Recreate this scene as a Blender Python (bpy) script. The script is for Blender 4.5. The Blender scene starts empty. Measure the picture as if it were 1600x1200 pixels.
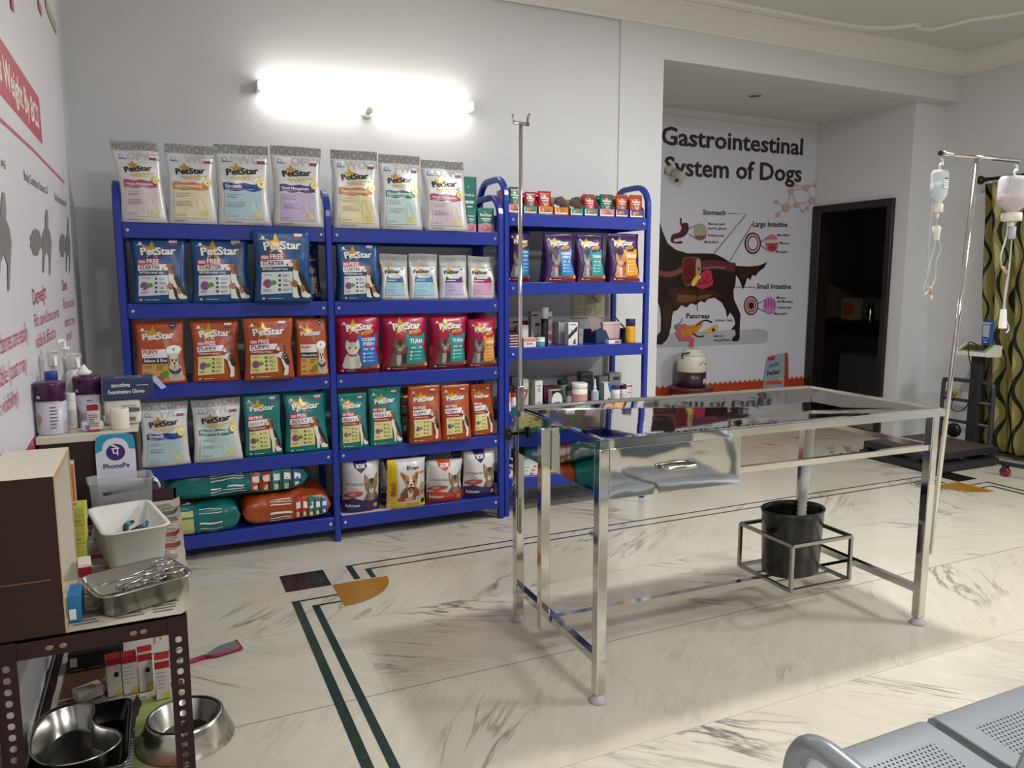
import bpy, bmesh, math, random
from mathutils import Vector, Matrix, noise
from mathutils.geometry import tessellate_polygon
PI = math.pi
SC = bpy.context.scene
COL = SC.collection
random.seed(7)

# ------------------------------------------------------------------ camera, world, lights, exposure
FPX, PITCH, YAW, CAMZ = 1195.0, math.radians(7.77), math.radians(24.75), 1.45
_sy, _cy, _sp, _cp = math.sin(YAW), math.cos(YAW), math.sin(PITCH), math.cos(PITCH)
FW = Vector((_sy*_cp, _cy*_cp, -_sp)); RT = Vector((_cy, -_sy, 0)); UP = Vector((_sy*_sp, _cy*_sp, _cp))
CAM = Vector((0, 0, CAMZ))
cd = bpy.data.cameras.new('camera'); cam = bpy.data.objects.new('camera', cd); COL.objects.link(cam)
cd.sensor_width = 36; cd.lens = FPX*36/1600; cd.clip_start = 0.02
cam.matrix_world = Matrix(((RT.x, UP.x, -FW.x, 0), (RT.y, UP.y, -FW.y, 0), (RT.z, UP.z, -FW.z, CAMZ), (0, 0, 0, 1)))
SC.camera = cam
SC.view_settings.view_transform = 'Standard'; SC.view_settings.look = 'None'
SC.view_settings.gamma = 1; SC.view_settings.use_curve_mapping = False
SC.view_settings.exposure = 0.05
w = bpy.data.worlds.new('world'); SC.world = w; w.use_nodes = True
w.node_tree.nodes['Background'].inputs[0].default_value = (0.5, 0.5, 0.52, 1)
w.node_tree.nodes['Background'].inputs[1].default_value = 0.05

def area(name, loc, rot, sx, sy, watts, color=(1, 1, 1), shape='RECTANGLE'):
    l = bpy.data.lights.new(name, 'AREA'); l.shape = shape; l.size = sx
    if shape in ('RECTANGLE', 'ELLIPSE'): l.size_y = sy
    l.energy = watts; l.color = color
    o = bpy.data.objects.new(name, l); COL.objects.link(o); o.location = loc; o.rotation_euler = rot
    return o
area('ceiling_lamp', (2.85, 2.5, 3.25), (0, 0, 0), 0.24, 0.24, 64, (1, 0.995, 0.985), 'DISK')
area('ceiling_lamp_rear', (1.6, -1.2, 3.25), (0, 0, 0), 0.8, 0.8, 108, (0.98, 0.99, 1), 'DISK')
area('side_fill_light', (5.0, 0.6, 3.25), (0, 0, 0), 0.8, 0.8, 92, (0.98, 0.99, 1), 'DISK')  # added fill, not a known lamp: brightens the alcove and the table's shadow
TUBE_STRENGTH = 15.0

def ray(u, v): return FW + RT*((u-800)/FPX) - UP*((v-600)/FPX)
def at_x(u, v, X): d = ray(u, v); return CAM + d*(X/d.x)
def at_y(u, v, Y): d = ray(u, v); return CAM + d*(Y/d.y)
def at_z(u, v, Z): d = ray(u, v); return CAM + d*((Z-CAMZ)/d.z)

# ------------------------------------------------------------------ materials
def lin(h):
    h = h.lstrip('#'); o = []
    for i in (0, 2, 4):
        c = int(h[i:i+2], 16)/255
        o.append(c/12.92 if c <= 0.04045 else ((c+0.055)/1.055)**2.4)
    return o
_M = {}
def mat(hexc, rough=0.5, metal=0.0, vary=0.06, bump=0.0, bscale=40.0, vscale=6.0, trans=0.0, emit=0.0, alpha=1.0, coat=0.0, spec=0.5):
    key = (hexc, rough, metal, vary, bump, bscale, vscale, trans, emit, alpha, coat, spec)
    if key in _M: return _M[key]
    m = bpy.data.materials.new('surface_' + hexc.strip('#')); m.use_nodes = True
    nt = m.node_tree; b = nt.nodes['Principled BSDF']
    b.inputs['Roughness'].default_value = rough; b.inputs['Metallic'].default_value = metal
    b.inputs['Specular IOR Level'].default_value = spec
    c = lin(hexc)
    tc = nt.nodes.new('ShaderNodeTexCoord')
    if vary > 0:
        n = nt.nodes.new('ShaderNodeTexNoise'); n.inputs['Scale'].default_value = vscale; n.inputs['Detail'].default_value = 3
        nt.links.new(tc.outputs['Object'], n.inputs['Vector'])
        mx = nt.nodes.new('ShaderNodeMix'); mx.data_type = 'RGBA'
        mx.inputs[6].default_value = (*[x*(1-vary) for x in c], 1); mx.inputs[7].default_value = (*[min(1, x*(1+vary)) for x in c], 1)
        nt.links.new(n.outputs['Fac'], mx.inputs[0]); nt.links.new(mx.outputs[2], b.inputs['Base Color'])
    else: b.inputs['Base Color'].default_value = (*c, 1)
    if bump > 0:
        n2 = nt.nodes.new('ShaderNodeTexNoise'); n2.inputs['Scale'].default_value = bscale; n2.inputs['Detail'].default_value = 2
        nt.links.new(tc.outputs['Object'], n2.inputs['Vector'])
        bp = nt.nodes.new('ShaderNodeBump'); bp.inputs['Strength'].default_value = 1.0; bp.inputs['Distance'].default_value = bump
        nt.links.new(n2.outputs['Fac'], bp.inputs['Height']); nt.links.new(bp.outputs['Normal'], b.inputs['Normal'])
    if trans: b.inputs['Transmission Weight'].default_value = trans; b.inputs['IOR'].default_value = 1.2
    if emit: b.inputs['Emission Color'].default_value = (*c, 1); b.inputs['Emission Strength'].default_value = emit
    if alpha < 1: b.inputs['Alpha'].default_value = alpha
    if coat: b.inputs['Coat Weight'].default_value = coat; b.inputs['Coat Roughness'].default_value = 0.1
    _M[key] = m
    return m
def P(h): return mat(h, 0.33, 0, 0.04)          # printed plastic film
def paper(h): return mat(h, 0.6, 0, 0.04)
STEEL = mat('#d4d2cc', 0.10, 1.0, 0.02, 0.0008, 7.0)
STEEL_D = mat('#b4b2ac', 0.22, 1.0, 0.04, 0.0003, 20.0)
STEEL_B = mat('#a8a6a0', 0.3, 1.0, 0.05)
BLUE = mat('#132c92', 0.38, 0, 0.05, 0.0001, 200, coat=0.2)
WALL = mat('#d0d0d1', 0.55, 0, 0.015, 0.0006, 6.0, 1.2)
CEIL = mat('#cdccc8', 0.6, 0, 0.012, 0.0004, 6.0, 1.0)
BLACK = mat('#0b0b0c', 0.35); WHITE = mat('#eceae4', 0.45, 0, 0.03)
MAROON = mat('#280e10', 0.5, 0, 0.15, 0.0004, 60, spec=0.3)

# ------------------------------------------------------------------ mesh builder
class MB:
    def __init__(s): s.bm = bmesh.new(); s.mats = []
    def mi(s, m):
        if m not in s.mats: s.mats.append(m)
        return s.mats.index(m)
    def faces(s, vs, fs, m, smooth=False):
        i = s.mi(m); bv = [s.bm.verts.new(v) for v in vs]; out = []
        for f in fs:
            try: fc = s.bm.faces.new([bv[k] for k in f])
            except ValueError: continue
            fc.material_index = i; fc.smooth = smooth; out.append(fc)
        return bv
    def box(s, x0, y0, z0, x1, y1, z1, m, bevel=0.0, rz=0.0, ctr=None):
        vs = [(x, y, z) for x in (x0, x1) for y in (y0, y1) for z in (z0, z1)]
        if rz:
            c, sn = math.cos(rz), math.sin(rz); cx, cy = ctr or ((x0+x1)/2, (y0+y1)/2)
            vs = [(cx+(x-cx)*c-(y-cy)*sn, cy+(x-cx)*sn+(y-cy)*c, z) for x, y, z in vs]
        fs = [(0, 1, 3, 2), (4, 6, 7, 5), (0, 4, 5, 1), (2, 3, 7, 6), (0, 2, 6, 4), (1, 5, 7, 3)]
        bv = s.faces(vs, fs, m)
        if bevel > 0:
            es = list({e for v in bv for e in v.link_edges})
            r = bmesh.ops.bevel(s.bm, geom=es, offset=bevel, segments=2, affect='EDGES', profile=0.5)
            i = s.mi(m)
            for f in r['faces']: f.material_index = i; f.smooth = True
        return s
    def loft(s, rings, m, cap0=True, cap1=True, smooth=True, closed=False):
        i = s.mi(m); bv = [[s.bm.verts.new(p) for p in r] for r in rings]; n = len(rings[0])
        R = range(len(rings)) if closed else range(len(rings)-1)
        for a in R:
            for k in range(n):
                b = (a+1) % len(rings)
                f = s.bm.faces.new((bv[a][k], bv[a][(k+1) % n], bv[b][(k+1) % n], bv[b][k])); f.material_index = i; f.smooth = smooth
        if not closed:
            if cap0: f = s.bm.faces.new(bv[0][::-1]); f.material_index = i
            if cap1: f = s.bm.faces.new(bv[-1]); f.material_index = i
        return s
    def lathe(s, prof, m, n=20, c=(0, 0, 0), sx=1, sy=1, cap0=True, cap1=True):
        rings = [[(c[0]+r*sx*math.cos(2*PI*k/n), c[1]+r*sy*math.sin(2*PI*k/n), c[2]+z) for k in range(n)] for r, z in prof]
        return s.loft(rings, m, cap0, cap1)
    def tube(s, pts, r, m, n=8, closed=False, flat=None):
        pts = [Vector(p) for p in pts]; rings = []; N = len(pts); prev = None
        for i, p in enumerate(pts):
            if closed: t = pts[(i+1) % N]-pts[i-1]
            else: t = pts[min(i+1, N-1)]-pts[max(i-1, 0)]
            t.normalize()
            if prev is None:
                a = Vector((0, 0, 1)) if abs(t.z) < 0.9 else Vector((0, 1, 0))
                nrm = t.cross(a).normalized()
            else: nrm = (prev-t*prev.dot(t)).normalized()
            prev = nrm; b = t.cross(nrm)
            rr = r[i] if isinstance(r, (list, tuple)) else r
            fl = flat or 1.0
            rings.append([tuple(p+nrm*(rr*math.cos(2*PI*k/n))+b*(rr*fl*math.sin(2*PI*k/n))) for k in range(n)])
        return s.loft(rings, m, closed=closed)
    def bar(s, a, b, w, m, h=None):           # square tube between two points
        a, b = Vector(a), Vector(b); t = (b-a).normalized(); h = h or w
        up = Vector((0, 0, 1)) if abs(t.z) < 0.9 else Vector((0, 1, 0))
        n = t.cross(up).normalized(); q = n.cross(t)
        ring = lambda p: [tuple(p+n*x*w/2+q*y*h/2) for x, y in ((-1, -1), (1, -1), (1, 1), (-1, 1))]
        return s.loft([ring(a), ring(b)], m, smooth=False)
    def prism(s, pts, z0, z1, m, axis='z', smooth=False):
        def T(x, y, z): return (x, y, z) if axis == 'z' else ((x, z, y) if axis == 'y' else (z, x, y))
        return s.loft([[T(x, y, z0) for x, y in pts], [T(x, y, z1) for x, y in pts]], m, smooth=smooth)
    def build(s, name, parent=None, loc=None, smooth_angle=None):
        bmesh.ops.recalc_face_normals(s.bm, faces=s.bm.faces)
        me = bpy.data.meshes.new(name); s.bm.to_mesh(me); s.bm.free()
        for m in s.mats: me.materials.append(m)
        o = bpy.data.objects.new(name, me); COL.objects.link(o)
        if parent: o.parent = parent
        if loc: o.location = loc
        return o

def tag(o, label=None, cat=None, group=None, kind=None):
    if label: o['label'] = label
    if cat: o['category'] = cat
    if group: o['group'] = group
    if kind: o['kind'] = kind
    return o
def thing(name, label, cat, loc=(0, 0, 0), rz=0.0, group=None, rx=0.0, ry=0.0):
    o = bpy.data.objects.new(name, None); o.empty_display_size = 0.05; COL.objects.link(o)
    o.location = loc; o.rotation_euler = (rx, ry, rz)
    return tag(o, label, cat, group)
def struct(o): o['kind'] = 'structure'; return o
def smooth_closed(pts, k=4):
    n = len(pts); out = []
    for i in range(n):
        p0, p1, p2, p3 = pts[i-1], pts[i], pts[(i+1) % n], pts[(i+2) % n]
        for j in range(k):
            t = j/k
            out.append(tuple(0.5*(2*b+(c-a)*t+(2*a-5*b+4*c-d)*t*t+(3*b-a-3*c+d)*t**3) for a, b, c, d in zip(p0, p1, p2, p3)))
    return out
def smooth_open(pts, k=5):
    out = []; n = len(pts)
    for i in range(n-1):
        p0, p1, p2, p3 = pts[max(i-1, 0)], pts[i], pts[i+1], pts[min(i+2, n-1)]
        for j in range(k):
            t = j/k
            out.append(tuple(0.5*(2*b+(c-a)*t+(2*a-5*b+4*c-d)*t*t+(3*b-a-3*c+d)*t**3) for a, b, c, d in zip(p0, p1, p2, p3)))
    out.append(tuple(pts[-1])); return out

# ------------------------------------------------------------------ flat print (lettering and pictures)
_T = {}
def text2d(s, bold=0.0, res=2):
    key = (s, bold, res)
    if key not in _T:
        cu = bpy.data.curves.new('lettering', 'FONT'); cu.body = s; cu.size = 1; cu.resolution_u = res; cu.offset = bold; cu.fill_mode = 'BOTH'
        ob = bpy.data.objects.new('lettering', cu); COL.objects.link(ob)
        bpy.context.view_layer.update()
        ev = ob.evaluated_get(bpy.context.evaluated_depsgraph_get()); me = ev.to_mesh()
        vs = [(v.co.x, v.co.y) for v in me.vertices]; fs = [tuple(p.vertices) for p in me.polygons]
        ev.to_mesh_clear(); bpy.data.objects.remove(ob); bpy.data.curves.remove(cu)
        xs = [v[0] for v in vs] or [0, 1]
        _T[key] = (vs, fs, min(xs), max(xs))
    return _T[key]
class Art:
    def __init__(s, w, h): s.w, s.h = w, h; s.items = []; s.L = 0
    def tri(s, vs, fs, m): s.L += 1; s.items.append((vs, fs, m, s.L)); return s
    def poly(s, pts, m, sm=False, k=3):
        pts = [(x*s.w, y*s.h) for x, y in pts]
        if sm: pts = smooth_closed(pts, k)
        t = tessellate_polygon([[Vector((x, y, 0)) for x, y in pts]])
        return s.tri(pts, [tuple(f) for f in t], m)
    def rect(s, x0, y0, x1, y1, m): return s.poly([(x0, y0), (x1, y0), (x1, y1), (x0, y1)], m)
    def ell(s, cx, cy, rx, m, ry=None, n=14):
        ry = ry if ry else rx*s.w/s.h
        return s.poly([(cx+rx*math.cos(2*PI*k/n), cy+ry*math.sin(2*PI*k/n)) for k in range(n)], m)
    def line(s, pts, wd, m):                     # wd in widths of the panel
        pts = [Vector((x*s.w, y*s.h)) for x, y in pts]; L, R = [], []
        for i, p in enumerate(pts):
            t = (pts[min(i+1, len(pts)-1)]-pts[max(i-1, 0)]).normalized(); n = Vector((-t.y, t.x))*wd*s.w/2
            L.append(tuple(p+n)); R.append(tuple(p-n))
        n = len(pts)
        return s.tri(L+R, [(i, i+1, n+i+1, n+i) for i in range(n-1)], m)
    def text(s, st, x, y, size, m, bold=0.0, rot=0.0, fit=None, al='L', slant=0.0, sy=1.0):
        if bold > 0.022:                              # heavier letters: the same outline struck again either side
            e = (bold-0.02)*1.3
            for sh in (-e, e, 0):
                q = sh*size*(0.9 if not fit else 0.7)
                s.text(st, x+q*math.cos(rot), y+q*math.sin(rot)*s.w/s.h, size, m, 0.02, rot, fit, al, slant, sy)
            return s
        vs, fs, a, b = text2d(st, bold); sz = size*s.w; kx = 1.0
        if fit: kx = fit*s.w/((b-a)*sz)
        ox = {'L': a, 'C': (a+b)/2, 'R': b}[al]; c, sn = math.cos(rot), math.sin(rot); out = []
        for p, q in vs:
            p, q = ((p-ox)+slant*q)*sz*kx, q*sz*sy
            out.append((x*s.w+p*c-q*sn, y*s.h+p*sn+q*c))
        return s.tri(out, fs, m)
    def star(s, cx, cy, r, m, rot=0.0, inner=0.45):
        pts = [(cx+(r if k % 2 == 0 else r*inner)*math.sin(k*PI/5+rot), cy+(r if k % 2 == 0 else r*inner)*math.cos(k*PI/5+rot)*s.w/s.h) for k in range(10)]
        return s.poly(pts, m)
    def mesh(s, name, fn, us=None, vs=None, parent=None, loc=None, off=0.0006, step=0.00012, base=0.0):
        bm = bmesh.new(); mats = []
        for V, F, m, L in s.items:
            if m not in mats: mats.append(m)
            mi = mats.index(m); bv = [bm.verts.new((x, y, L)) for x, y in V]
            for f in F:
                try: fc = bm.faces.new([bv[k] for k in f])
                except ValueError: continue
                fc.material_index = mi
        if us:
            for axis, cuts in ((0, us), (1, vs)):
                for c in cuts:
                    g = bm.verts[:]+bm.edges[:]+bm.faces[:]
                    co = (c, 0, 0) if axis == 0 else (0, c, 0); no = (1, 0, 0) if axis == 0 else (0, 1, 0)
                    bmesh.ops.bisect_plane(bm, geom=g, dist=1e-7, plane_co=co, plane_no=no)
        bmesh.ops.triangulate(bm, faces=bm.faces[:])
        for v in bm.verts: v.co = fn(v.co.x, v.co.y, off+step*v.co.z)
        bm.normal_update()
        if us:
            for f in bm.faces: f.smooth = True
        me = bpy.data.meshes.new(name); bm.to_mesh(me); bm.free()
        for m in mats: me.materials.append(m)
        o = bpy.data.objects.new(name, me); COL.objects.link(o)
        if parent: o.parent = parent
        if loc: o.location = loc
        return o
def face_y(x0, y, z0):                            # print on a plane facing -Y
    return lambda a, b, o: (x0+a, y-o, z0+b)
# ------------------------------------------------------------------ floor
def marble():
    m = bpy.data.materials.new('polished_marble_slabs'); m.use_nodes = True; nt = m.node_tree; N = nt.nodes; Lk = nt.links.new
    b = N['Principled BSDF']; b.inputs['Roughness'].default_value = 0.2
    tc = N.new('ShaderNodeTexCoord'); sp = N.new('ShaderNodeSeparateXYZ'); Lk(tc.outputs['Object'], sp.inputs[0])
    def math_(op, a, bb=None, c=None):
        n = N.new('ShaderNodeMath'); n.operation = op
        for i, x in enumerate((a, bb, c)):
            if x is None: continue
            if isinstance(x, (int, float)): n.inputs[i].default_value = x
            else: Lk(x, n.inputs[i])
        return n.outputs[0]
    ry = math_('DIVIDE', math_('ADD', sp.outputs['Y'], 7.597), 0.6305); row = math_('FLOOR', ry)
    off = math_('MULTIPLY', math_('MODULO', row, 3), 0.37)
    rx = math_('ADD', math_('DIVIDE', math_('ADD', sp.outputs['X'], 5.12), 2.2), off); cell = math_('FLOOR', rx)
    cb = N.new('ShaderNodeCombineXYZ'); Lk(row, cb.inputs[0]); Lk(cell, cb.inputs[1])
    wn = N.new('ShaderNodeTexWhiteNoise'); wn.noise_dimensions = '2D'; Lk(cb.outputs[0], wn.inputs['Vector'])
    par = math_('MODULO', row, 2)                      # alternate rows are cut across the vein
    ang = math_('ADD', math_('MULTIPLY', par, -1.75), math_('MULTIPLY', math_('SUBTRACT', wn.outputs['Value'], 0.5), 0.4))
    ang = math_('ADD', ang, 2.5)
    vr = N.new('ShaderNodeVectorRotate'); vr.rotation_type = 'Z_AXIS'; Lk(tc.outputs['Object'], vr.inputs['Vector']); Lk(math_('MULTIPLY', ang, -1), vr.inputs['Angle'])
    ofs = N.new('ShaderNodeVectorMath'); ofs.operation = 'MULTIPLY_ADD'; Lk(wn.outputs['Color'], ofs.inputs[0]); ofs.inputs[1].default_value = (9, 9, 0); Lk(vr.outputs[0], ofs.inputs[2])
    mp = N.new('ShaderNodeMapping'); mp.inputs['Scale'].default_value = (0.7, 4.2, 1); Lk(ofs.outputs[0], mp.inputs['Vector'])
    def noise_(vec, sc, det, rough=0.55, dist=0.0):
        n = N.new('ShaderNodeTexNoise'); n.inputs['Scale'].default_value = sc; n.inputs['Detail'].default_value = det; n.inputs['Roughness'].default_value = rough
        n.inputs['Distortion'].default_value = dist; Lk(vec, n.inputs['Vector']); return n.outputs['Fac']
    def ramp(f, stops):
        r = N.new('ShaderNodeValToRGB'); e = r.color_ramp.elements
        while len(e) < len(stops): e.new(0.5)
        for q, (p, c) in zip(e, stops): q.position = p; q.color = (c, c, c, 1)
        Lk(f, r.inputs[0]); return r.outputs[0]
    n1 = noise_(mp.outputs[0], 1.25, 5, 0.6, 0.7)
    ridge = math_('ABSOLUTE', math_('SUBTRACT', n1, 0.5))
    vein = ramp(ridge, [(0.0, 0.95), (0.012, 0.6), (0.03, 0.0)])
    mask = ramp(noise_(ofs.outputs[0], 1.5, 2), [(0.53, 0), (0.70, 0.95)])
    vein = math_('MULTIPLY', vein, mask)
    n2 = noise_(mp.outputs[0], 2.6, 6, 0.7, 1.2)
    fine = math_('MULTIPLY', ramp(math_('ABSOLUTE', math_('SUBTRACT', n2, 0.5)), [(0, 1), (0.045, 0)]), ramp(noise_(ofs.outputs[0], 2.3, 2), [(0.45, 0), (0.75, 0.4)]))
    streak = ramp(noise_(mp.outputs[0], 5, 4, 0.7), [(0.35, 0), (0.75, 1)])
    big = ramp(noise_(ofs.outputs[0], 0.8, 3), [(0.3, 0), (0.7, 1)])
    def mix(f, a, bb):
        x = N.new('ShaderNodeMix'); x.data_type = 'RGBA'
        if isinstance(f, float): x.inputs[0].default_value = f
        else: Lk(f, x.inputs[0])
        for i, c in ((6, a), (7, bb)):
            if isinstance(c, str): x.inputs[i].default_value = (*lin(c), 1)
            else: Lk(c, x.inputs[i])
        return x.outputs[2]
    c = mix(big, '#cdc6b3', '#d8d3c4')
    c = mix(math_('MULTIPLY', streak, 0.35), c, '#b9b29f')
    c = mix(fine, c, '#8b8873')
    c = mix(vein, c, '#4a4c46')
    fy = math_('ABSOLUTE', math_('SUBTRACT', math_('FRACT', ry), 0.5)); fx = math_('ABSOLUTE', math_('SUBTRACT', math_('FRACT', rx), 0.5))
    sy_ = math_('GREATER_THAN', fy, 0.4965); sx_ = math_('GREATER_THAN', fx, 0.4994)
    wide = math_('ADD', 0.35, math_('MULTIPLY', math_('COMPARE', sp.outputs['Y'], 2.491, 0.02), 0.65))
    c = mix(math_('MULTIPLY', math_('MULTIPLY', math_('MAXIMUM', sy_, math_('MULTIPLY', sx_, 0.6)), wide), 0.8), c, '#5d5340')
    Lk(c, b.inputs['Base Color'])
    return m
MARBLE = marble()
GREEN = mat('#22372e', 0.22, 0, 0.5, 0, 40, 60); BLKM = mat('#171312', 0.2, 0, 0.6, 0, 40, 45); GOLD = mat('#a8741c', 0.22, 0, 0.06, 0, 40, 30)
f = MB()
f.box(-0.5, -2.7, -0.06, 9.0, 7.4, 0.0, MARBLE)
def slab(x0, y0, x1, y1, m, z=0.0007): f.faces([(x0, y0, z), (x1, y0, z), (x1, y1, z), (x0, y1, z)], [(0, 1, 2, 3)], m)
slab(0.475, -1.2, 0.511, 3.422, GREEN); slab(0.552, -1.2, 0.583, 3.342, GREEN)
slab(0.475, 3.408, 0.69, 3.422, BLKM, 0.0008); slab(0.552, 3.328, 0.69, 3.342, BLKM, 0.0008)
slab(0.468, 3.54, 0.681, 3.756, BLKM)
slab(0.795, 3.746, 5.082, 3.76, BLKM); slab(0.875, 3.663, 5.0, 3.677, BLKM)
slab(0.795, 3.56, 0.826, 3.755, GREEN, 0.0009); slab(0.875, 3.55, 0.902, 3.67, GREEN, 0.0009)
slab(5.052, 3.56, 5.082, 3.755, GREEN, 0.0009); slab(4.975, 3.55, 5.0, 3.67, GREEN, 0.0009)
slab(5.19, 3.54, 5.40, 3.756, BLKM)
slab(5.18, 3.44, 5.39, 3.454, BLKM, 0.0008); slab(5.18, 3.36, 5.31, 3.374, BLKM, 0.0008)
slab(5.36, -1.2, 5.39, 3.454, GREEN); slab(5.28, -1.2, 5.31, 3.374, GREEN)
for cx, sgn in ((0.684, 1), (5.18, -1)):
    pts = [(cx, 3.541, 0.0011)]+[(cx+sgn*0.268*math.cos(a*PI/24), 3.541-0.268*math.sin(a*PI/24), 0.0011) for a in range(13)]
    f.faces(pts, [tuple(range(len(pts)))] if sgn < 0 else [tuple(range(len(pts)))[::-1]], GOLD)
o = f.build('floor'); struct(o)

# ------------------------------------------------------------------ room shell
XL, XR, YB, ZC, ZA = -0.36, 6.37, 4.62, 3.32, 2.965
def wallbox(name, boxes, m=WALL):
    k = MB()
    for bx in boxes: k.box(*bx, m)
    return struct(k.build(name))
wallbox('wall_left', [(XL-0.1, -2.7, 0, XL, YB, ZC)])
wallbox('wall_back', [(XL-0.1, YB, 0, 2.93, 4.9, ZC), (2.93, YB-0.012, 0, 3.285, 4.9, ZC), (3.285, YB-0.012, ZA, XR, 4.76, ZC), (6.0, 4.745, 0, XR, 4.92, ZA)])
wallbox('wall_alcove_left', [(3.185, 4.9, 0, 3.285, 5.82, ZA)])
wallbox('wall_alcove_back', [(3.1, 5.82, 0, 6.1, 5.92, ZA+0.1)])
wallbox('wall_alcove_right', [(6.0, 4.92, 2.15, 6.1, 5.82, ZA), (6.0, 5.775, 0, 6.1, 5.82, 2.15)])
wallbox('ceiling_alcove', [(3.1, 4.76, ZA, 6.2, 5.92, ZA+0.1)], CEIL)
wallbox('wall_right', [(XR, -2.7, 0, XR+0.1, 3.05, ZC), (XR, 4.2, 0, XR+0.1, 5.0, ZC), (XR, 3.05, 2.2, XR+0.1, 4.2, ZC)])
wallbox('wall_front', [(XL-0.1, -2.8, 0, XR+0.1, -2.7, ZC)], mat('#6b665f', 0.6))
wallbox('ceiling', [(XL-0.1, -2.8, ZC, XR+0.1, 4.9, ZC+0.1)], CEIL)
# cornice: a stepped plaster profile along back, right and left walls
prof = [(0, -0.145), (0.014, -0.145), (0.018, -0.125), (0.034, -0.12), (0.04, -0.1), (0.062, -0.078), (0.09, -0.055), (0.096, -0.04), (0.118, -0.034), (0.122, -0.016), (0.15, -0.012), (0.15, 0.0), (0, 0)]
CORN = mat('#dcdad4', 0.5, 0, 0.01)
k = MB(); k.loft([[(x, YB-0.012-d, ZC+z) for d, z in prof] for x in (XL, XR)], CORN, smooth=False); struct(k.build('trim_1'))
k = MB(); k.loft([[(XR-d, y, ZC+z) for d, z in prof] for y in (-2.7, YB)], CORN, smooth=False); struct(k.build('trim_2'))
k = MB(); k.loft([[(XL+d, y, ZC+z) for d, z in prof] for y in (-2.7, YB)], CORN, smooth=False); struct(k.build('trim_3'))
pl = [(0.4, 4.36), (2.0, 4.37), (3.6, 4.37), (4.5, 4.375), (4.82, 4.36), (5.02, 4.31), (5.13, 4.22), (5.19, 4.13)]
pl = smooth_open([(x, y, ZC-0.006) for x, y in pl], 5)
pl2 = [(5.19, 4.13, ZC-0.006), (5.27, 4.20, ZC-0.006), (5.40, 4.17, ZC-0.006)]+smooth_open([(5.46, 3.9, ZC-0.006), (5.6, 3.72, ZC-0.006), (5.68, 3.4, ZC-0.006), (5.7, 2.4, ZC-0.006), (5.7, 0.0, ZC-0.006)], 5)
k = MB(); k.tube(pl, 0.028, CORN, 8, flat=0.7); k.tube(pl2, 0.028, CORN, 8, flat=0.7)
k.tube([(x, y+0.05, z) for x, y, z in pl], 0.014, CORN, 6); struct(k.build('trim_4'))
# door opening to the dark store room
DW = mat('#1c1110', 0.4, 0, 0.2)
k = MB(); k.box(5.965, 5.70, 0, 6.12, 5.80, 2.17, DW, 0.006); k.box(5.965, 4.88, 0, 6.12, 4.94, 2.17, DW, 0.006); k.box(5.965, 4.94, 2.10, 6.12, 5.70, 2.17, DW, 0.006)
struct(k.build('door_1'))
k = MB(); k.box(XR-0.03, 4.11, 0, XR+0.1, 4.22, 2.25, DW, 0.006); k.box(XR+0.03, 3.05, 0, XR+0.07, 4.11, 2.2, mat('#2a1815', 0.4, 0, 0.2)); struct(k.build('door_2'))
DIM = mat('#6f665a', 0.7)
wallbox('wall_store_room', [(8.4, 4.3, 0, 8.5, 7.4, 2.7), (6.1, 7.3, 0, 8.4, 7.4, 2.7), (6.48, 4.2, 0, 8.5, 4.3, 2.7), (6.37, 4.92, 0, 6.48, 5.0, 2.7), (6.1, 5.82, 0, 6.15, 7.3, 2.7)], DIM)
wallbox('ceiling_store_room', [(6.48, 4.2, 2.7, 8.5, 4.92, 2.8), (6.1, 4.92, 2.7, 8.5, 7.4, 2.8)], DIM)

# ------------------------------------------------------------------ tube light and fittings on the back wall
t = thing('tube_light', 'glowing white batten tube light high on the back wall above the shelves', 'lamp', (1.2, YB, 2.49))
k = MB(); k.box(-0.63, -0.03, 0.0, 0.63, 0, 0.045, WHITE, 0.006); k.box(-0.64, -0.075, -0.014, -0.615, 0.0, 0.045, WHITE, 0.004); k.box(0.615, -0.075, -0.014, 0.64, 0.0, 0.045, WHITE, 0.004); k.build('batten', t)
k = MB(); k.loft([[(x, -0.062+0.03*math.cos(a*PI/6), 0.012+0.03*math.sin(a*PI/6)) for a in range(12)] for x in (-0.612, 0.612)], mat('#fffaf2', 0.3, 0, 0, emit=TUBE_STRENGTH)); k.build('tube', t)
t = thing('wall_lamp_holder', 'small round white ceiling-rose holder on the wall under the tube light', 'lamp holder', (1.185, YB, 2.43))
k = MB(); k.loft([[(r*math.cos(a*PI/10), -y, r*math.sin(a*PI/10)) for a in range(20)] for r, y in ((0.04, 0), (0.04, 0.02), (0.032, 0.032))], WHITE); k.build('base', t)
k = MB(); k.loft([[(r*math.cos(a*PI/10), -y, r*math.sin(a*PI/10)) for a in range(20)] for r, y in ((0.02, 0.03), (0.022, 0.07), (0.015, 0.075))], mat('#c9c4b8', 0.3)); k.build('socket', t)
t = thing('switchboard', 'cream modular switchboard with sockets on the wall behind the right rack', 'switchboard', (2.71, YB, 1.275))
CRM = mat('#cfc8ab', 0.4)
k = MB(); k.box(-0.128, -0.016, -0.09, 0.128, 0, 0.09, CRM, 0.005); k.build('plate', t)
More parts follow.
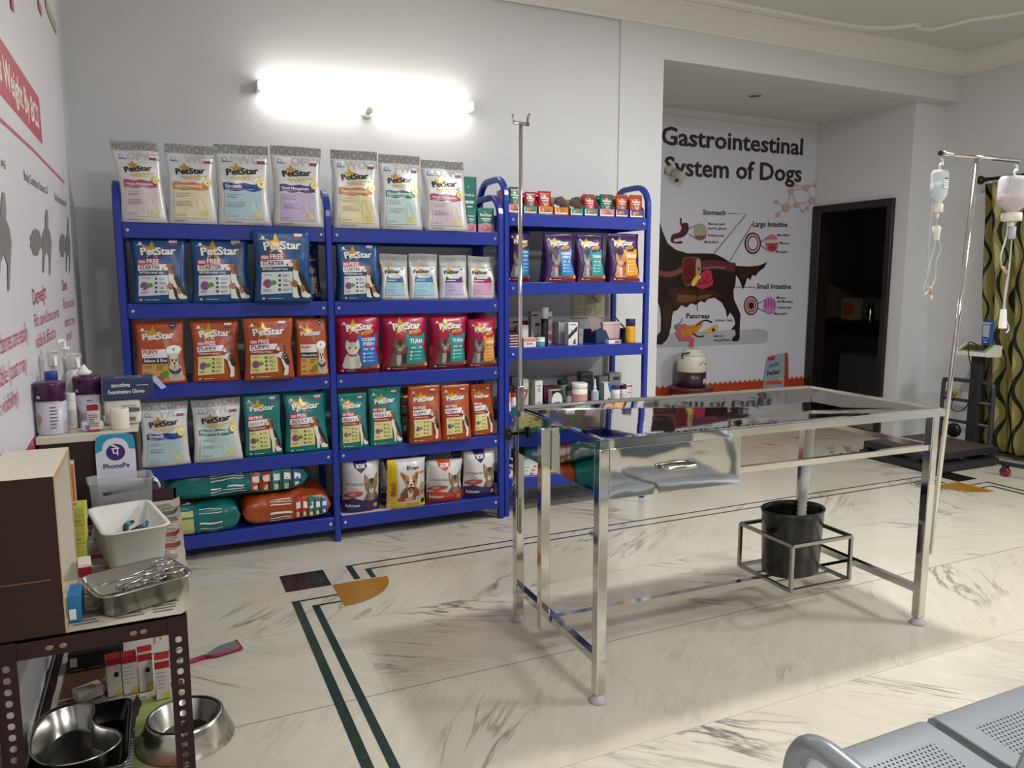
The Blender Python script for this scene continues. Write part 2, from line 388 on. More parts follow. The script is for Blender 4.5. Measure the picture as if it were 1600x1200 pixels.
for ix in range(3):
    for iz in range(2):
        k = MB(); x = -0.08+0.08*ix; z = -0.04+0.08*iz
        k.box(x-0.034, -0.021, z-0.033, x+0.034, -0.0155, z+0.033, mat('#d8d1b6', 0.35), 0.002)
        if (ix, iz) == (0, 0):
            for dx, dz in ((-0.012, -0.01), (0.012, -0.01), (0, 0.014)): k.box(x+dx-0.004, -0.0215, z+dz-0.004, x+dx+0.004, -0.0205, z+dz+0.004, BLACK)
        elif (ix, iz) == (1, 1): k.lathe([(0.02, 0), (0.02, 0.001)], BLACK, 16); [setattr(v, 'co', Vector((x+v.co.x, -0.0212-v.co.z, z+v.co.y))) for v in list(k.bm.verts)[-32:]]
        else: k.box(x-0.02, -0.0235, z-0.024, x+0.02, -0.0205, z+0.024, mat('#c2bb9f', 0.35), 0.001)
        k.build('socket_module' if (ix, iz) in ((0, 0), (1, 1)) else 'switch_rocker', t)
t = thing('recessed_downlight', 'small unlit round downlight in the alcove ceiling', 'downlight', (4.60, 5.16, ZA))
k = MB(); k.lathe([(0.062, 0), (0.062, -0.008), (0.045, -0.008), (0.045, -0.001)], mat('#c8c5bd', 0.3, 0.6), 24); k.build('ring', t)
k = MB(); k.lathe([(0.044, -0.004), (0.044, -0.003)], mat('#3b3a38', 0.3), 24); k.build('lens', t)

# ------------------------------------------------------------------ printed wall posters
LX = XL+0.004
def LW(u, v): p = at_x(u, v, LX); return (p.y, p.z)
k = MB(); k.box(XL, -2.2, 0.55, LX, 4.35, 3.15, mat('#dcdadf', 0.42, 0, 0.02, 0.0006, 5.0)); pst = k.build('wall_poster')
tag(pst, 'white pet body condition poster with red banner covering the left wall', 'poster')
A = Art(1, 1); PK = P('#c4506e'); RD = P('#c23148'); DG = P('#3d3d40'); SIL = P('#8d8a83')
y1, zt = LW(60.5, 153); _, zb = LW(64.6, 224)
A.rect(-1.5, zb, y1, zt, RD)
h = zt-zb
A.text('Pets Weight By BCS', y1-0.06, zb+0.27*h, h*0.68, WHITE, 0.02, al='R')
A.line([LW(0, 187), LW(50, 233), LW(100, 285)], 0.012, PK); yy, zz = LW(0, 187); A.line([(-1.5, zz), (yy, zz)], 0.012, PK)
def fitL(s, u0, v0, u1, v1, m, bold=0.0):      # text between baseline ends
    (ya, za), (yb, zb_) = LW(u0, v0), LW(u1, v1); hh = 0.0
    A.text(s, ya, za, 0.1, m, bold, rot=math.atan2(zb_-za, yb-ya), fit=math.hypot(yb-ya, zb_-za), sy=1.0)
def fitLh(s, u0, v0, u1, v1, vtop, m, bold=0.0):
    (ya, za), (yb, zb_) = LW(u0, v0), LW(u1, v1); ht = (LW(u0, vtop)[1]-za)/0.72
    A.text(s, ya, za, 0.1, m, bold, rot=math.atan2(zb_-za, yb-ya), fit=math.hypot(yb-ya, zb_-za), sy=ht/0.1)
fitLh('Body Condition Scores: 6-7', 37.5, 281, 75, 305, 266, DG, 0.01)
fitLh('Body Condition Scores: 8-9', 85.5, 313, 104, 324, 301, DG, 0.01)
fitLh('Body Condition Scores: 4-5', -60, 222, 8.5, 265, 205, DG, 0.01)
for u, v, a, b in ((55, 378, 9, 22), (97, 383, 5, 19)):
    pts = [(0, 1), (.35, .75), (.5, .9), (.7, .6), (1, .3), (.85, 0), (1, -.4), (.6, -.6), (.45, -.95), (0, -1), (-.45, -.9), (-.6, -.55), (-1, -.35), (-.8, 0), (-1, .35), (-.6, .6), (-.5, .9), (-.3, .75)]
    A.poly([LW(u+x*a, v-y*b) for x, y in pts], SIL)
def anim(u, v, a, b):                            # animal seen from behind, long legged
    pts = [(-.1, 1), (.2, .98), (.35, .7), (.3, .45), (.7, .3), (1, .0), (.9, -.35), (.75, -.95), (.55, -1), (.5, -.45), (.1, -.25), (-.3, -.4), (-.5, -.9), (-.75, -.9), (-.7, -.3), (-1, 0), (-.7, .3), (-.25, .45), (-.3, .7)]
    A.poly([LW(u+x*a, v-y*b) for x, y in pts], SIL)
anim(72, 379, 8, 52); anim(105.5, 384, 4, 44); anim(4, 378, 13, 78)
fitLh('Overweight', 51, 478, 72, 466, 450, PK, 0.01)
fitLh('Ribs, spine & bones are not', 54, 511, 92, 495, 489, PK); fitLh('visible & difficult to', 56, 545, 87, 527, 521, PK)
fitLh('Obese', 97, 455, 104.5, 452, 437, PK, 0.01); fitLh('Ribs cannot be felt', 99, 483, 116, 478, 466, PK); fitLh('under fat cover', 101, 511, 117, 505, 494, PK); fitLh('at all', 104, 532, 111, 528, 517, PK)
fitLh('hips bones are easily', -14, 562, 43, 530, 524, PK); fitLh('visible (coat may', -10, 611, 41, 577, 575, PK); fitLh('with visibility)', -14, 662, 28, 628, 630, PK)
A.poly([LW(38, 706), LW(54, 680), LW(57, 700), LW(57, 712), LW(40, 712)], PK)
A.line([LW(70, 2), LW(76, 20), LW(87, 46)], 0.05, P('#b8a98a')); A.line([LW(58, 2), LW(64, 20)], 0.04, PK); A.line([LW(15, 2), LW(20, 10)], 0.04, PK)
A.mesh('printed_graphics', lambda a, b, o: (LX+o, a, b), parent=pst)

# alcove poster, traced on its own plane
PY = 5.812
def AW(u, v): p = at_y(u, v, PY); return (p.x, p.z)
k = MB(); k.box(3.3, PY, 0.1, 5.985, 5.82, 2.9, mat('#c6c5d0', 0.42, 0, 0.02, 0.0003, 5)); pst = k.build('wall_poster')
tag(pst, 'dog digestive anatomy poster covering the alcove back wall', 'poster')
A = Art(1, 1); TX = P('#241a1c')
def fitA(s, u0, v0, u1, v1, cap, m, bold=0.0):
    (xa, za), (xb, zb) = AW(u0, v0), AW(u1, v1); ht = (AW(u0, v0-cap)[1]-za)/0.72
    A.text(s, xa, za, 0.1, m, bold, rot=math.atan2(zb-za, xb-xa), fit=math.hypot(xb-xa, zb-za), sy=ht/0.1)
fitA('Gastrointestinal', 1033, 225, 1254, 242, 29, TX, 0.045)
fitA('System of Dogs', 1038, 273, 1252, 284, 30, TX, 0.045)
T3 = lambda x, y: AW(1010+x*0.26667, 310+y*0.26667)
def pc(pts, m, sm=False): A.poly([T3(*p) for p in pts], m, sm)
def lc(pts, wd, m): A.line([T3(*p) for p in pts], wd, m)
def ec(x, y, rx, ry, m, n=18): pc([(x+rx*math.cos(2*PI*q/n), y+ry*math.sin(2*PI*q/n)) for q in range(n)], m)
pc([(-150, 800), (660, 765), (695, 767), (712, 785), (712, 820), (700, 845), (660, 850), (-150, 885)], P('#a9a8ac'))
BR, BR2, BR3 = P('#20130f'), P('#3a2015'), P('#6b4326')
pc([(-160, 60), (-60, 40), (40, 90), (75, 130), (95, 195), (125, 265), (170, 300), (240, 322), (330, 322), (400, 325), (450, 348), (490, 375), (530, 395), (600, 400), (660, 393), (707, 373), (690, 405), (655, 432), (640, 455), (618, 450), (610, 478), (590, 465), (580, 500), (565, 535), (553, 500), (540, 470), (524, 450), (522, 500), (510, 540), (512, 590), (535, 640), (551, 680), (547, 740), (546, 820), (535, 838), (498, 836), (505, 815), (522, 800), (518, 770), (495, 770), (520, 735), (512, 700), (490, 668), (472, 700), (462, 650), (440, 610), (400, 582), (360, 590), (340, 612), (320, 600), (290, 625), (260, 615), (235, 640), (205, 625), (180, 655), (158, 662), (150, 690), (146, 740), (132, 800), (118, 830), (90, 857), (20, 857), (-60, 850), (60, 805), (82, 780), (85, 700), (78, 640), (60, 590), (-160, 560)], BR)
pc([(120, 520), (200, 520), (300, 530), (400, 540), (440, 575), (400, 580), (360, 588), (340, 606), (320, 596), (290, 618), (260, 610), (235, 632), (205, 620), (180, 645), (160, 640), (150, 590)], BR2)
pc([(180, 560), (300, 570), (390, 560), (360, 584), (320, 590), (262, 606), (205, 612), (180, 600)], BR3)
pc([(540, 410), (640, 402), (690, 385), (640, 430), (560, 470)], BR2)
pc([(95, 640), (140, 600), (150, 660), (130, 760), (105, 790)], BR2)
lc([(-60, 400), (70, 435), (120, 447), (170, 438), (225, 408)], 0.05, P('#7a4136'))
pc([(215, 350), (290, 342), (318, 360), (322, 420), (300, 500), (250, 515), (220, 500), (208, 420)], P('#6b4038'), True)
pc([(222, 362), (262, 350), (290, 385), (285, 440), (255, 500), (225, 490), (214, 420)], P('#5e1419'), True)
pc([(292, 360), (316, 365), (316, 440), (290, 450)], P('#a98f6a'), True); ec(307, 413, 6, 12, P('#3c2d5a'))
lc([(318, 395), (380, 385), (450, 395), (520, 405)], 0.085, P('#5a2a30')); lc([(330, 412), (400, 402), (460, 408)], 0.02, P('#8a5560'))
pc([(330, 430), (375, 420), (385, 470), (390, 500), (360, 520), (320, 530), (285, 510), (300, 480)], P('#b0304a'), True); lc([(320, 460), (350, 500), (380, 480)], 0.012, P('#6e1428')); lc([(300, 505), (340, 490), (365, 450)], 0.012, P('#6e1428'))
pc([(262, 500), (280, 465), (300, 450), (322, 460), (300, 480), (280, 515)], P('#cfc04a'), True)
# stomach
lc([(200, 115), (202, 150), (215, 168)], 0.02, P('#3a1519'))
pc([(205, 150), (240, 145), (246, 185), (225, 220), (185, 235), (160, 240), (165, 255), (205, 250), (205, 265), (150, 260), (142, 235), (155, 210), (190, 200), (205, 175)], P('#4a1520'), True)
ec(315, 197, 40, 50, P('#9a9a86')); pc([(280, 220), (350, 215), (345, 235), (318, 247), (290, 240)], P('#8a4a4a')); lc([(248, 180), (285, 158)], 0.006, TX); lc([(248, 208), (285, 235)], 0.006, TX)
def ta(s, x0, y0, x1, y1, cap=20, bold=0.0): fitA(s, 1010+x0*.26667, 310+y0*.26667, 1010+x1*.26667, 310+y1*.26667, cap*.26667, TX, bold)
ta('Stomach', 330, 95, 462, 98, 30, 0.02); ta('Large Intestine', 622, 165, 825, 168, 32, 0.02); ta('Small Intestine', 645, 528, 845, 530, 30, 0.02); ta('Pancreas', 232, 702, 368, 702, 30, 0.02)
for s, a in (('Mucosa with', (360, 155, 458, 158)), ('gastric glands', (360, 180, 468, 184)), ('Submucosa', (358, 222, 453, 225)), ('Muscularis', (338, 262, 420, 262)), ('Microflora', (765, 222, 838, 222)), ('Mucosa', (780, 268, 832, 270)), ('Muscularis', (757, 318, 824, 320)), ('Mucosa', (762, 588, 813, 588)), ('with Microbiota', (762, 610, 855, 612)), ('Submucosa', (766, 645, 846, 645)), ('Muscularis', (746, 682, 820, 680)), ('Acinar Cells', (402, 720, 503, 720)), ('Islet of', (392, 812, 447, 812)), ('Langerhans', (392, 836, 490, 834))): ta(s, *a, cap=15, bold=0.01)
lc([(478, 87), (584, 93), (395, 322)], 0.006, TX); lc([(618, 150), (485, 370)], 0.006, TX); lc([(515, 520), (635, 520)], 0.006, TX); lc([(296, 520), (296, 660)], 0.006, TX)
for cx, cy, rr in ((621, 263, 48), (611, 628, 42)):
    ec(cx, cy, rr, rr*1.33, P('#3a1218')); ec(cx, cy, rr*.85, rr*1.15, P('#c49aa0')); ec(cx, cy, rr*.66, rr*.9, P('#3a1218'))
    ec(cx, cy, rr*.55, rr*.76, P('#c6c5d0') if rr > 45 else P('#b98a90'))
    if rr < 45: ec(cx, cy, rr*.36, rr*.5, P('#2a0c12')); lc([(645, 620), (700, 590)], 0.006, TX); lc([(645, 640), (690, 665)], 0.006, TX)
    else: lc([(665, 258), (705, 228)], 0.006, TX); lc([(665, 272), (705, 305)], 0.006, TX)
ec(733, 263, 38, 52, P('#b0707c')); pc([(698, 245), (768, 240), (770, 262), (697, 265)], P('#c8b49c')); lc([(698, 268), (768, 266)], 0.014, P('#6a4a7a')); ec(733, 290, 26, 18, P('#a8324e'))
ec(720, 628, 38, 50, P('#b274a8'))
for q in range(4): lc([(695+q*16, 590), (698+q*16, 640)], 0.012, P('#8a3a86'))
pc([(160, 745), (185, 735), (192, 750), (170, 768)], P('#3f8a5a'), True); lc([(185, 740), (205, 715), (208, 700)], 0.008, P('#3f7a5a'))
pc([(200, 770), (215, 740), (260, 745), (320, 728), (322, 745), (280, 790), (205, 810)], P('#c27a2e'), True)
lc([(228, 750), (192, 755), (180, 790), (195, 820), (240, 815), (265, 830), (258, 870)], 0.055, P('#b8586a')); lc([(288, 745), (320, 720), (350, 713), (382, 726)], 0.014, TX); lc([(268, 790), (300, 810), (335, 806)], 0.012, TX)
pc([(300, 795), (340, 775), (370, 755), (405, 740), (420, 755), (405, 780), (360, 785), (320, 790)], P('#c8a84a'), True); ec(388, 770, 10, 10, TX)
# molecule
ML = P('#b99a92')
nodes = [(1042, 1015, 22), (1085, 1010, 20), (1195, 985, 22), (1050, 1130, 28), (1128, 1108, 20), (1240, 1078, 24), (975, 1085, 14), (990, 1180, 16), (1205, 1132, 14), (1115, 962, 12), (1168, 1155, 8), (1268, 965, 16)]
T2 = lambda x, y: AW(1000+x*0.2166, 80+y*0.2166)
for a, b in ((1, 2), (1, 3), (1, 4), (3, 4), (4, 5), (2, 5), (3, 6), (3, 7), (5, 8), (8, 10), (4, 10), (1, 9), (2, 11), (2, 9)): A.line([T2(*nodes[a][:2]), T2(*nodes[b][:2])], 0.007, ML)
for x, y, r in nodes[1:]: A.poly([T2(x+r*math.cos(q*PI/8), y+r*math.sin(q*PI/8)) for q in range(16)], ML)
# scalloped rust border, printed food bag
xs0, xs1 = 3.3, 5.985; zc = AW(1060, 602)[1]; n = 44; pts = []
for q in range(n):
    for j in range(5): a = j/5; pts.append((xs0+(xs1-xs0)*(q+a)/n, zc+0.012-0.026*math.sin(a*PI)))
A.poly(pts+[(xs1, 0.11), (xs0, 0.11)], P('#a33c1d'))
pc([(705, 925), (820, 902), (828, 950), (828, 1110), (678, 1110), (690, 1000)], P('#8b98a4')); pc([(806, 908), (822, 903), (830, 1110), (800, 1110)], P('#a8401f')); pc([(707, 930), (748, 922), (746, 945), (705, 950)], P('#b03038'))
A.star(0, 0, 0.0001, GOLD); fitA('PetStar', 1197, 587, 1217, 583, 7, TX, 0.03); pc([(695, 1072), (790, 1062), (788, 1085), (692, 1092)], P('#b0562a')); ec(780, 1058, 9, 12, P('#c8aa5a')); lc([(712, 985), (770, 965)], 0.03, P('#5a6a86'))
A.mesh('printed_graphics', face_y(0, PY, 0), parent=pst)

t = thing('security_camera', 'small white bullet camera mounted over the poster lettering in the alcove', 'camera', (4.225, PY, 2.42))
k = MB(); k.loft([[(r*math.cos(a*PI/8), -y, r*math.sin(a*PI/8)) for a in range(16)] for r, y in ((0.045, 0), (0.045, 0.015), (0.03, 0.03), (0.018, 0.05))], mat('#b9b6aa', 0.4)); k.build('wall_mount', t)
k = MB(); k.loft([[(0.02+r*math.cos(a*PI/8)+q*0.35, -0.06-q, -0.03-q*0.45+r*math.sin(a*PI/8)) for a in range(16)] for r, q in ((0.02, -0.02), (0.04, 0.0), (0.04, 0.08), (0.034, 0.085))], mat('#b0ada3', 0.4)); k.build('camera_body', t)
# ------------------------------------------------------------------ blue shelving racks
YF = 4.14                                         # front plane of the left racks
BOLT = mat('#c9c9c6', 0.25, 0.9)
def side_frame(x, y0, y1, ztop, parent, wpost=0.034):
    k = MB(); r = 0.13
    pts = [(x, y0+0.018, 0.0)]+[(x, y0+0.018, ztop-r-0.02)]
    pts += [(x, y0+0.018+r*(1-math.cos(a*PI/16)), ztop-r+r*math.sin(a*PI/16)-0.017) for a in range(1, 9)]
    pts += [(x, y1-0.018-r*(1-math.cos(a*PI/16)), ztop-r+r*math.sin(a*PI/16)-0.017) for a in range(8, 0, -1)]
    pts += [(x, y1-0.018, ztop-r-0.02), (x, y1-0.018, 0.0)]
    hw = wpost/2; rings = []
    for i, p in enumerate(pts):
        p = Vector(p); t = (Vector(pts[min(i+1, len(pts)-1)])-Vector(pts[max(i-1, 0)])).normalized(); n = Vector((0, -t.z, t.y))
        c = 0.006
        rings.append([tuple(p+Vector((a*hw, 0, 0))+n*b*hw) for a, b in ((-1, -.7), (-.7, -1), (.7, -1), (1, -.7), (1, .7), (.7, 1), (-.7, 1), (-1, .7))])
    k.loft(rings, BLUE, smooth=False)
    return k.build('side_frame', parent)
def shelf(x0, x1, y0, y1, z, parent, bh=0.074):
    k = MB()
    k.box(x0, y0+0.004, z-bh, x1, y0+0.022, z, BLUE, 0.003)            # front beam
    k.box(x0, y1-0.022, z-bh, x1, y1-0.004, z, BLUE, 0.003)
    k.box(x0, y0+0.02, z-0.03, x1, y1-0.02, z, BLUE)             # deck, below the lip
    for x in (x0, x1-0.02): k.box(x, y0+0.02, z-bh, x+0.02, y1-0.02, z-0.03, BLUE)
    o = k.build('shelf', parent)
    for x in (x0+0.022, x1-0.022):
        b = MB(); b.loft([[(x+r*math.cos(a*PI/5), y0+q, z-bh/2+r*math.sin(a*PI/5)) for a in range(10)] for r, q in ((0.010, 0.004), (0.010, 0.0), (0.006, -0.004))], BOLT); b.build('bolt', o)
DECK = 0.0008
LV = [1.722, 1.335, 0.937, 0.522, 0.142]
rk = thing('shelving_rack', 'wide two-bay blue steel rack stacked with pet food beside the left wall', 'rack')
for x in (-0.152, 0.842, 1.84): side_frame(x, YF, YF+0.43, 1.95 if x > 1 else 1.93, rk)
for z in LV:
    shelf(-0.134, 0.823, YF, YF+0.43, z, rk); shelf(0.861, 1.822, YF, YF+0.43, z, rk)
YF3 = 4.16; LV3 = [1.838, 1.435, 1.04, 0.64, 0.235]
rk = thing('shelving_rack', 'narrower blue steel rack with medicines, nearest the alcove opening', 'rack')
for x in (1.885, 2.885): side_frame(x, YF3, YF3+0.43, 2.06, rk)
for z in LV3: shelf(1.903, 2.867, YF3, YF3+0.43, z, rk)

# ------------------------------------------------------------------ pouches and sacks
def film(h, metal=0.0, rough=0.32): return mat(h, rough, metal, 0.05, 0.0025, 16, 9)
def pouch(name, label, cat, group, x0, x1, z0, z1, yf, art, m, d=0.12, seed=0, lean=0.0, rz=0.0, pillow=False, flat=0.86, shift=0.0, amp=1.0, slump=0.0):
    W, H = x1-x0, z1-z0; rnd = random.Random(seed)
    root = thing(name, label, cat, ((x0+x1)/2, yf+d/2, z0), rz, group)
    NU, NV = 10, 16; us = [-W/2+W*i/NU for i in range(NU+1)]; vs = [H*j/NV for j in range(NV+1)]
    ph = [rnd.uniform(0, 6.28) for _ in range(8)]; off = Vector((seed*3.7, seed*1.3, 0))
    def half(v, u):
        s = v/H; e = 2*u/W
        if pillow:
            t = d/2*max(0.0, math.sin(PI*min(1, max(0, 0.06+s*0.94)))**0.55)*(1-abs(e)**3.2)
            if s < 0.3: t = max(t, d/2*0.72*(1-abs(e)**4)*(0.5+s/0.6))
        else:
            t = d/2*(1-min(1, s/flat)**2.2)*(0.80+0.20*(1-e*e))
            if s < 0.08: t *= 0.93+0.07*s/0.08
        return t+0.0028
    def wrinkle(u, v):
        s = v/H
        q = noise.noise(Vector((u*9, v*6, 0))+off)*0.009+noise.noise(Vector((u*26, v*16, 4))+off)*0.0035
        q += 0.004*math.sin(PI*s)*math.sin(3.1*u/W*2+ph[0]+4*s)
        return q*amp*min(1, 0.25+2.2*s)
    def dx(u, v):
        s = v/H; e = 2*u/W
        edge = -0.012*W/0.25*math.sin(PI*min(1, s/flat))*e if not pillow else -0.03*W*math.sin(PI*s)*e*0.6
        return u+edge+shift*s*s+0.004*noise.noise(Vector((3, v*9, e))+off)*amp
    def dz(u, v):
        s = v/H
        return v-slump*s*s*(2*u/W)**2*0.5+0.006*amp*s*s*noise.noise(Vector((u*8, 7, 1))+off)
    ridge = lambda v: -d*0.16*(v/H)**2+math.sin(lean)*v
    Fp = [[Vector((dx(u, v), ridge(v)-half(v, u)+wrinkle(u, v), dz(u, v))) for v in vs] for u in us]
    Bp = [[Vector((dx(u, v), ridge(v)+half(v, u)+min(0, wrinkle(u, v)*0.6), dz(u, v))) for v in vs] for u in us]
    k = MB(); i = k.mi(m); bm = k.bm
    F = [[bm.verts.new(p) for p in c] for c in Fp]; B = [[bm.verts.new(p) for p in c] for c in Bp]
    def q(a, b, c, e):
        f = bm.faces.new((a, b, c, e)); f.material_index = i; f.smooth = True
    for a in range(NU):
        for b in range(NV):
            q(F[a][b], F[a+1][b], F[a+1][b+1], F[a][b+1]); q(B[a+1][b], B[a][b], B[a][b+1], B[a+1][b+1])
    for b in range(NV): q(B[0][b], F[0][b], F[0][b+1], B[0][b+1]); q(F[NU][b], B[NU][b], B[NU][b+1], F[NU][b+1])
    for a in range(NU): q(F[a+1][0], F[a][0], B[a][0], B[a+1][0]); q(F[a][NV], F[a+1][NV], B[a+1][NV], B[a][NV])
    k.build('pouch', root)
    def fn(x, y, o):
        fu = min(NU-1e-6, max(0, (x+W/2)/W*NU)); fv = min(NV-1e-6, max(0, y/H*NV)); a, b = int(fu), int(fv); s, t = fu-a, fv-b
        p = (Fp[a][b]*(1-s)+Fp[a+1][b]*s)*(1-t)+(Fp[a][b+1]*(1-s)+Fp[a+1][b+1]*s)*t
        return p+Vector((0, -o, 0))
    A = Art(W, H); art(A)
    for it in A.items: it[0][:] = [(min(W*0.999, max(W*0.001, x))-W/2, min(H*0.999, max(H*0.001, y))) for x, y in it[0]]
    A.mesh('front_print', fn, us[1:-1], vs[1:-1], root, off=0.0009, step=0.00013)
    return root
KBL, WHT, GLD = P('#141416'), P('#e6e5e0'), mat('#c39a3e', 0.3, 0.5, 0.1)
def flag(A, x, y, w):
    A.rect(x, y, x+w, y+w*0.75*A.w/A.h, WHT); A.rect(x, y, x+w, y+w*0.4*A.w/A.h, P('#2d3f85')); A.rect(x+w*.42, y, x+w*.58, y+w*.4*A.w/A.h, P('#c2404a')); A.rect(x, y+w*.15*A.w/A.h, x+w, y+w*.25*A.w/A.h, P('#c2404a'))
def lines(A, x0, x1, ys, m, rnd, t=0.007):
    for y in ys: A.rect(x0, y, x0+(x1-x0)*rnd.uniform(0.55, 1), y+t, m)
# little animal pictures, in a unit square placed at (x, y) with size (w, h)
def pic(A, x, y, w, h, parts):
    for pts, m in parts: A.poly([(x+w*a, y+h*b) for a, b in pts], m, True, 2)
DWh, DBr, DBk, DDk = P('#d9d4cb'), P('#9a6238'), P('#24201f'), P('#5a3a28')
BEAGLE = [([(.30, .78), (.45, .70), (.62, .62), (.80, .42), (.92, .15), (.98, .0), (.62, .0), (.52, .2), (.5, 0), (.36, 0), (.34, .3), (.24, .55)], DWh),
          ([(.50, .66), (.66, .64), (.84, .42), (.97, .2), (1.0, .08), (.82, .12), (.66, .30), (.52, .5)], DBk), ([(.58, .34), (.72, .30), (.76, .18), (.66, .12), (.58, .22)], DBr),
          ([(.02, .86), (.14, .92), (.26, .99), (.42, 1.0), (.54, .94), (.55, .80), (.48, .70), (.34, .70), (.26, .78), (.12, .82)], DBr), ([(.0, .86), (.1, .92), (.24, .90), (.25, .82), (.12, .80)], DWh), ([(.40, .94), (.56, .92), (.60, .74), (.52, .66), (.44, .76)], DDk), ([(-.01, .85), (.05, .88), (.05, .83)], DBk)]
PUPS = BEAGLE+[([(.18, .30), (.30, .38), (.44, .34), (.48, .2), (.5, .0), (.2, .0), (.22, .16)], DWh), ([(.14, .36), (.26, .44), (.42, .42), (.42, .28), (.26, .26)], DBr), ([(.40, .34), (.56, .26), (.58, .04), (.46, .04)], DBk)]
JUMPER = [([(.12, .60), (.34, .70), (.52, .78), (.72, .60), (.80, .40), (.78, .22), (.72, .0), (.50, .0), (.58, .18), (.50, .34), (.42, .52), (.22, .58)], DWh), ([(.52, .70), (.74, .66), (.86, .46), (.84, .30), (.66, .34), (.56, .52)], DBk), ([(.46, .62), (.60, .64), (.58, .50), (.48, .50)], DBr),
          ([(.22, .84), (.32, .96), (.52, 1.0), (.66, .92), (.62, .76), (.46, .72), (.34, .76)], DBr), ([(.20, .84), (.34, .90), (.40, .78), (.28, .77)], DWh), ([(.58, .94), (.72, .92), (.72, .74), (.62, .70)], DDk), ([(.19, .85), (.24, .88), (.24, .83)], DBk)]
SAILOR = [([(.2, .5), (.85, .5), (.95, .2), (.98, 0), (.1, 0), (.12, .25)], P('#b9aa98')), ([(.08, .62), (.25, .80), (.75, .80), (.95, .62), (.88, .45), (.66, .36), (.36, .36), (.14, .46)], P('#cdbfae')), ([(.06, .66), (.2, .74), (.26, .5), (.12, .42)], P('#8a5b3a')), ([(.94, .66), (.8, .74), (.74, .5), (.88, .42)], P('#8a5b3a')),
          ([(.34, .62), (.44, .62), (.44, .55), (.34, .55)], DBk), ([(.58, .62), (.68, .62), (.68, .55), (.58, .55)], DBk), ([(.44, .52), (.58, .52), (.51, .44)], DBk), ([(.42, .42), (.6, .42), (.51, .36)], P('#a8564e')),
          ([(.15, .36), (.5, .26), (.88, .36), (.84, .26), (.5, .16), (.2, .26)], P('#2b3550')), ([(.02, .80), (.1, .96), (.6, 1.02), (.98, .94), (.92, .82), (.5, .78)], WHT), ([(.1, .80), (.5, .76), (.9, .82), (.88, .77), (.5, .71), (.12, .75)], P('#c9c6c0')), ([(.44, .92), (.56, .92), (.5, .84)], P('#2b3550')), ([(.44, .2), (.58, .2), (.51, .1)], GLD)]
def catpic(c1, c2, c3): return [([(.18, .50), (.5, .58), (.82, .50), (.92, .25), (.95, 0), (.05, 0), (.06, .25)], c1), ([(.62, .45), (.86, .44), (.92, .1), (.7, .05)], c2), ([(.35, .45), (.6, .45), (.58, .05), (.4, .05)], c3), ([(.12, .74), (.20, 1.0), (.36, .88), (.62, .88), (.80, 1.0), (.88, .74), (.72, .54), (.5, .50), (.28, .54)], c1), ([(.36, .9), (.44, .74), (.56, .74), (.64, .9)], c2), ([(.38, .66), (.62, .66), (.58, .55), (.42, .55)], c3), ([(.28, .76), (.40, .76), (.39, .68), (.29, .68)], P('#b9b25a')), ([(.60, .76), (.72, .76), (.71, .68), (.61, .68)], P('#b9b25a')), ([(.32, .75), (.36, .75), (.36, .69), (.32, .69)], DBk), ([(.64, .75), (.68, .75), (.68, .69), (.64, .69)], DBk), ([(.46, .64), (.54, .64), (.5, .59)], P('#a8665e')), ([(.24, .52), (.5, .46), (.76, .52), (.74, .47), (.5, .41), (.26, .47)], P('#8a2a3a'))]
CATW = catpic(P('#d8d6d2'), P('#bdbab6'), P('#e6e4e0')); CATT = catpic(P('#6b6256'), P('#35302b'), P('#b9b0a2')); CATG = catpic(P('#77757a'), P('#3b3a40'), P('#a9a8ac')); CATP = catpic(P('#c28a6a'), P('#9a5a3e'), P('#dcb49a'))
KITTEN = [([(.05, .0), (.15, .3), (.35, .42), (.7, .42), (.9, .3), (1, 0)], P('#6b5646')), ([(.3, .36), (.7, .36), (.62, .05), (.4, .05)], P('#8f7a66')), ([(.08, .62), (.06, 1.0), (.30, .84), (.66, .84), (.94, 1.0), (.92, .62), (.74, .40), (.5, .34), (.26, .40)], P('#7d6552')), ([(.12, .9), (.24, .82), (.14, .7)], P('#b58f86')), ([(.88, .9), (.76, .82), (.86, .7)], P('#b58f86')), ([(.38, .84), (.46, .66), (.54, .66), (.62, .84)], P('#3d3028')), ([(.36, .52), (.64, .52), (.6, .38), (.4, .38)], P('#d2c4b4')), ([(.22, .66), (.40, .66), (.38, .56), (.24, .56)], P('#9aa15a')), ([(.60, .66), (.78, .66), (.76, .56), (.62, .56)], P('#9aa15a')), ([(.28, .65), (.34, .65), (.34, .57), (.28, .57)], DBk), ([(.66, .65), (.72, .65), (.72, .57), (.66, .57)], DBk), ([(.45, .51), (.55, .51), (.5, .45)], P('#a8564e'))]
CORGI = [([(.0, .0), (.12, .36), (.4, .46), (.7, .44), (.95, .28), (1, 0)], P('#6e4a30')), ([(.35, .4), (.66, .4), (.62, 0), (.42, 0)], P('#d8cdbd')), ([(.18, .62), (-.02, .98), (.12, 1.0), (.36, .84), (.62, .84), (.86, 1.0), (.98, .96), (.86, .62), (.78, .42), (.52, .26), (.28, .42)], P('#b07a4a')), ([(.04, .94), (.12, .94), (.26, .76), (.16, .70)], P('#7d4c34')), ([(.94, .92), (.86, .94), (.74, .76), (.84, .70)], P('#7d4c34')), ([(.44, .84), (.56, .84), (.6, .56), (.68, .42), (.52, .28), (.36, .42), (.42, .56)], P('#e2d9cc')), ([(.28, .66), (.38, .66), (.37, .59), (.29, .59)], DBk), ([(.64, .66), (.74, .66), (.73, .59), (.65, .59)], DBk), ([(.44, .54), (.60, .54), (.52, .45)], DBk), ([(.36, .42), (.68, .42), (.62, .22), (.52, .16), (.42, .22)], P('#3a1a1c')), ([(.44, .36), (.60, .36), (.58, .18), (.46, .18)], P('#c4566a'))]

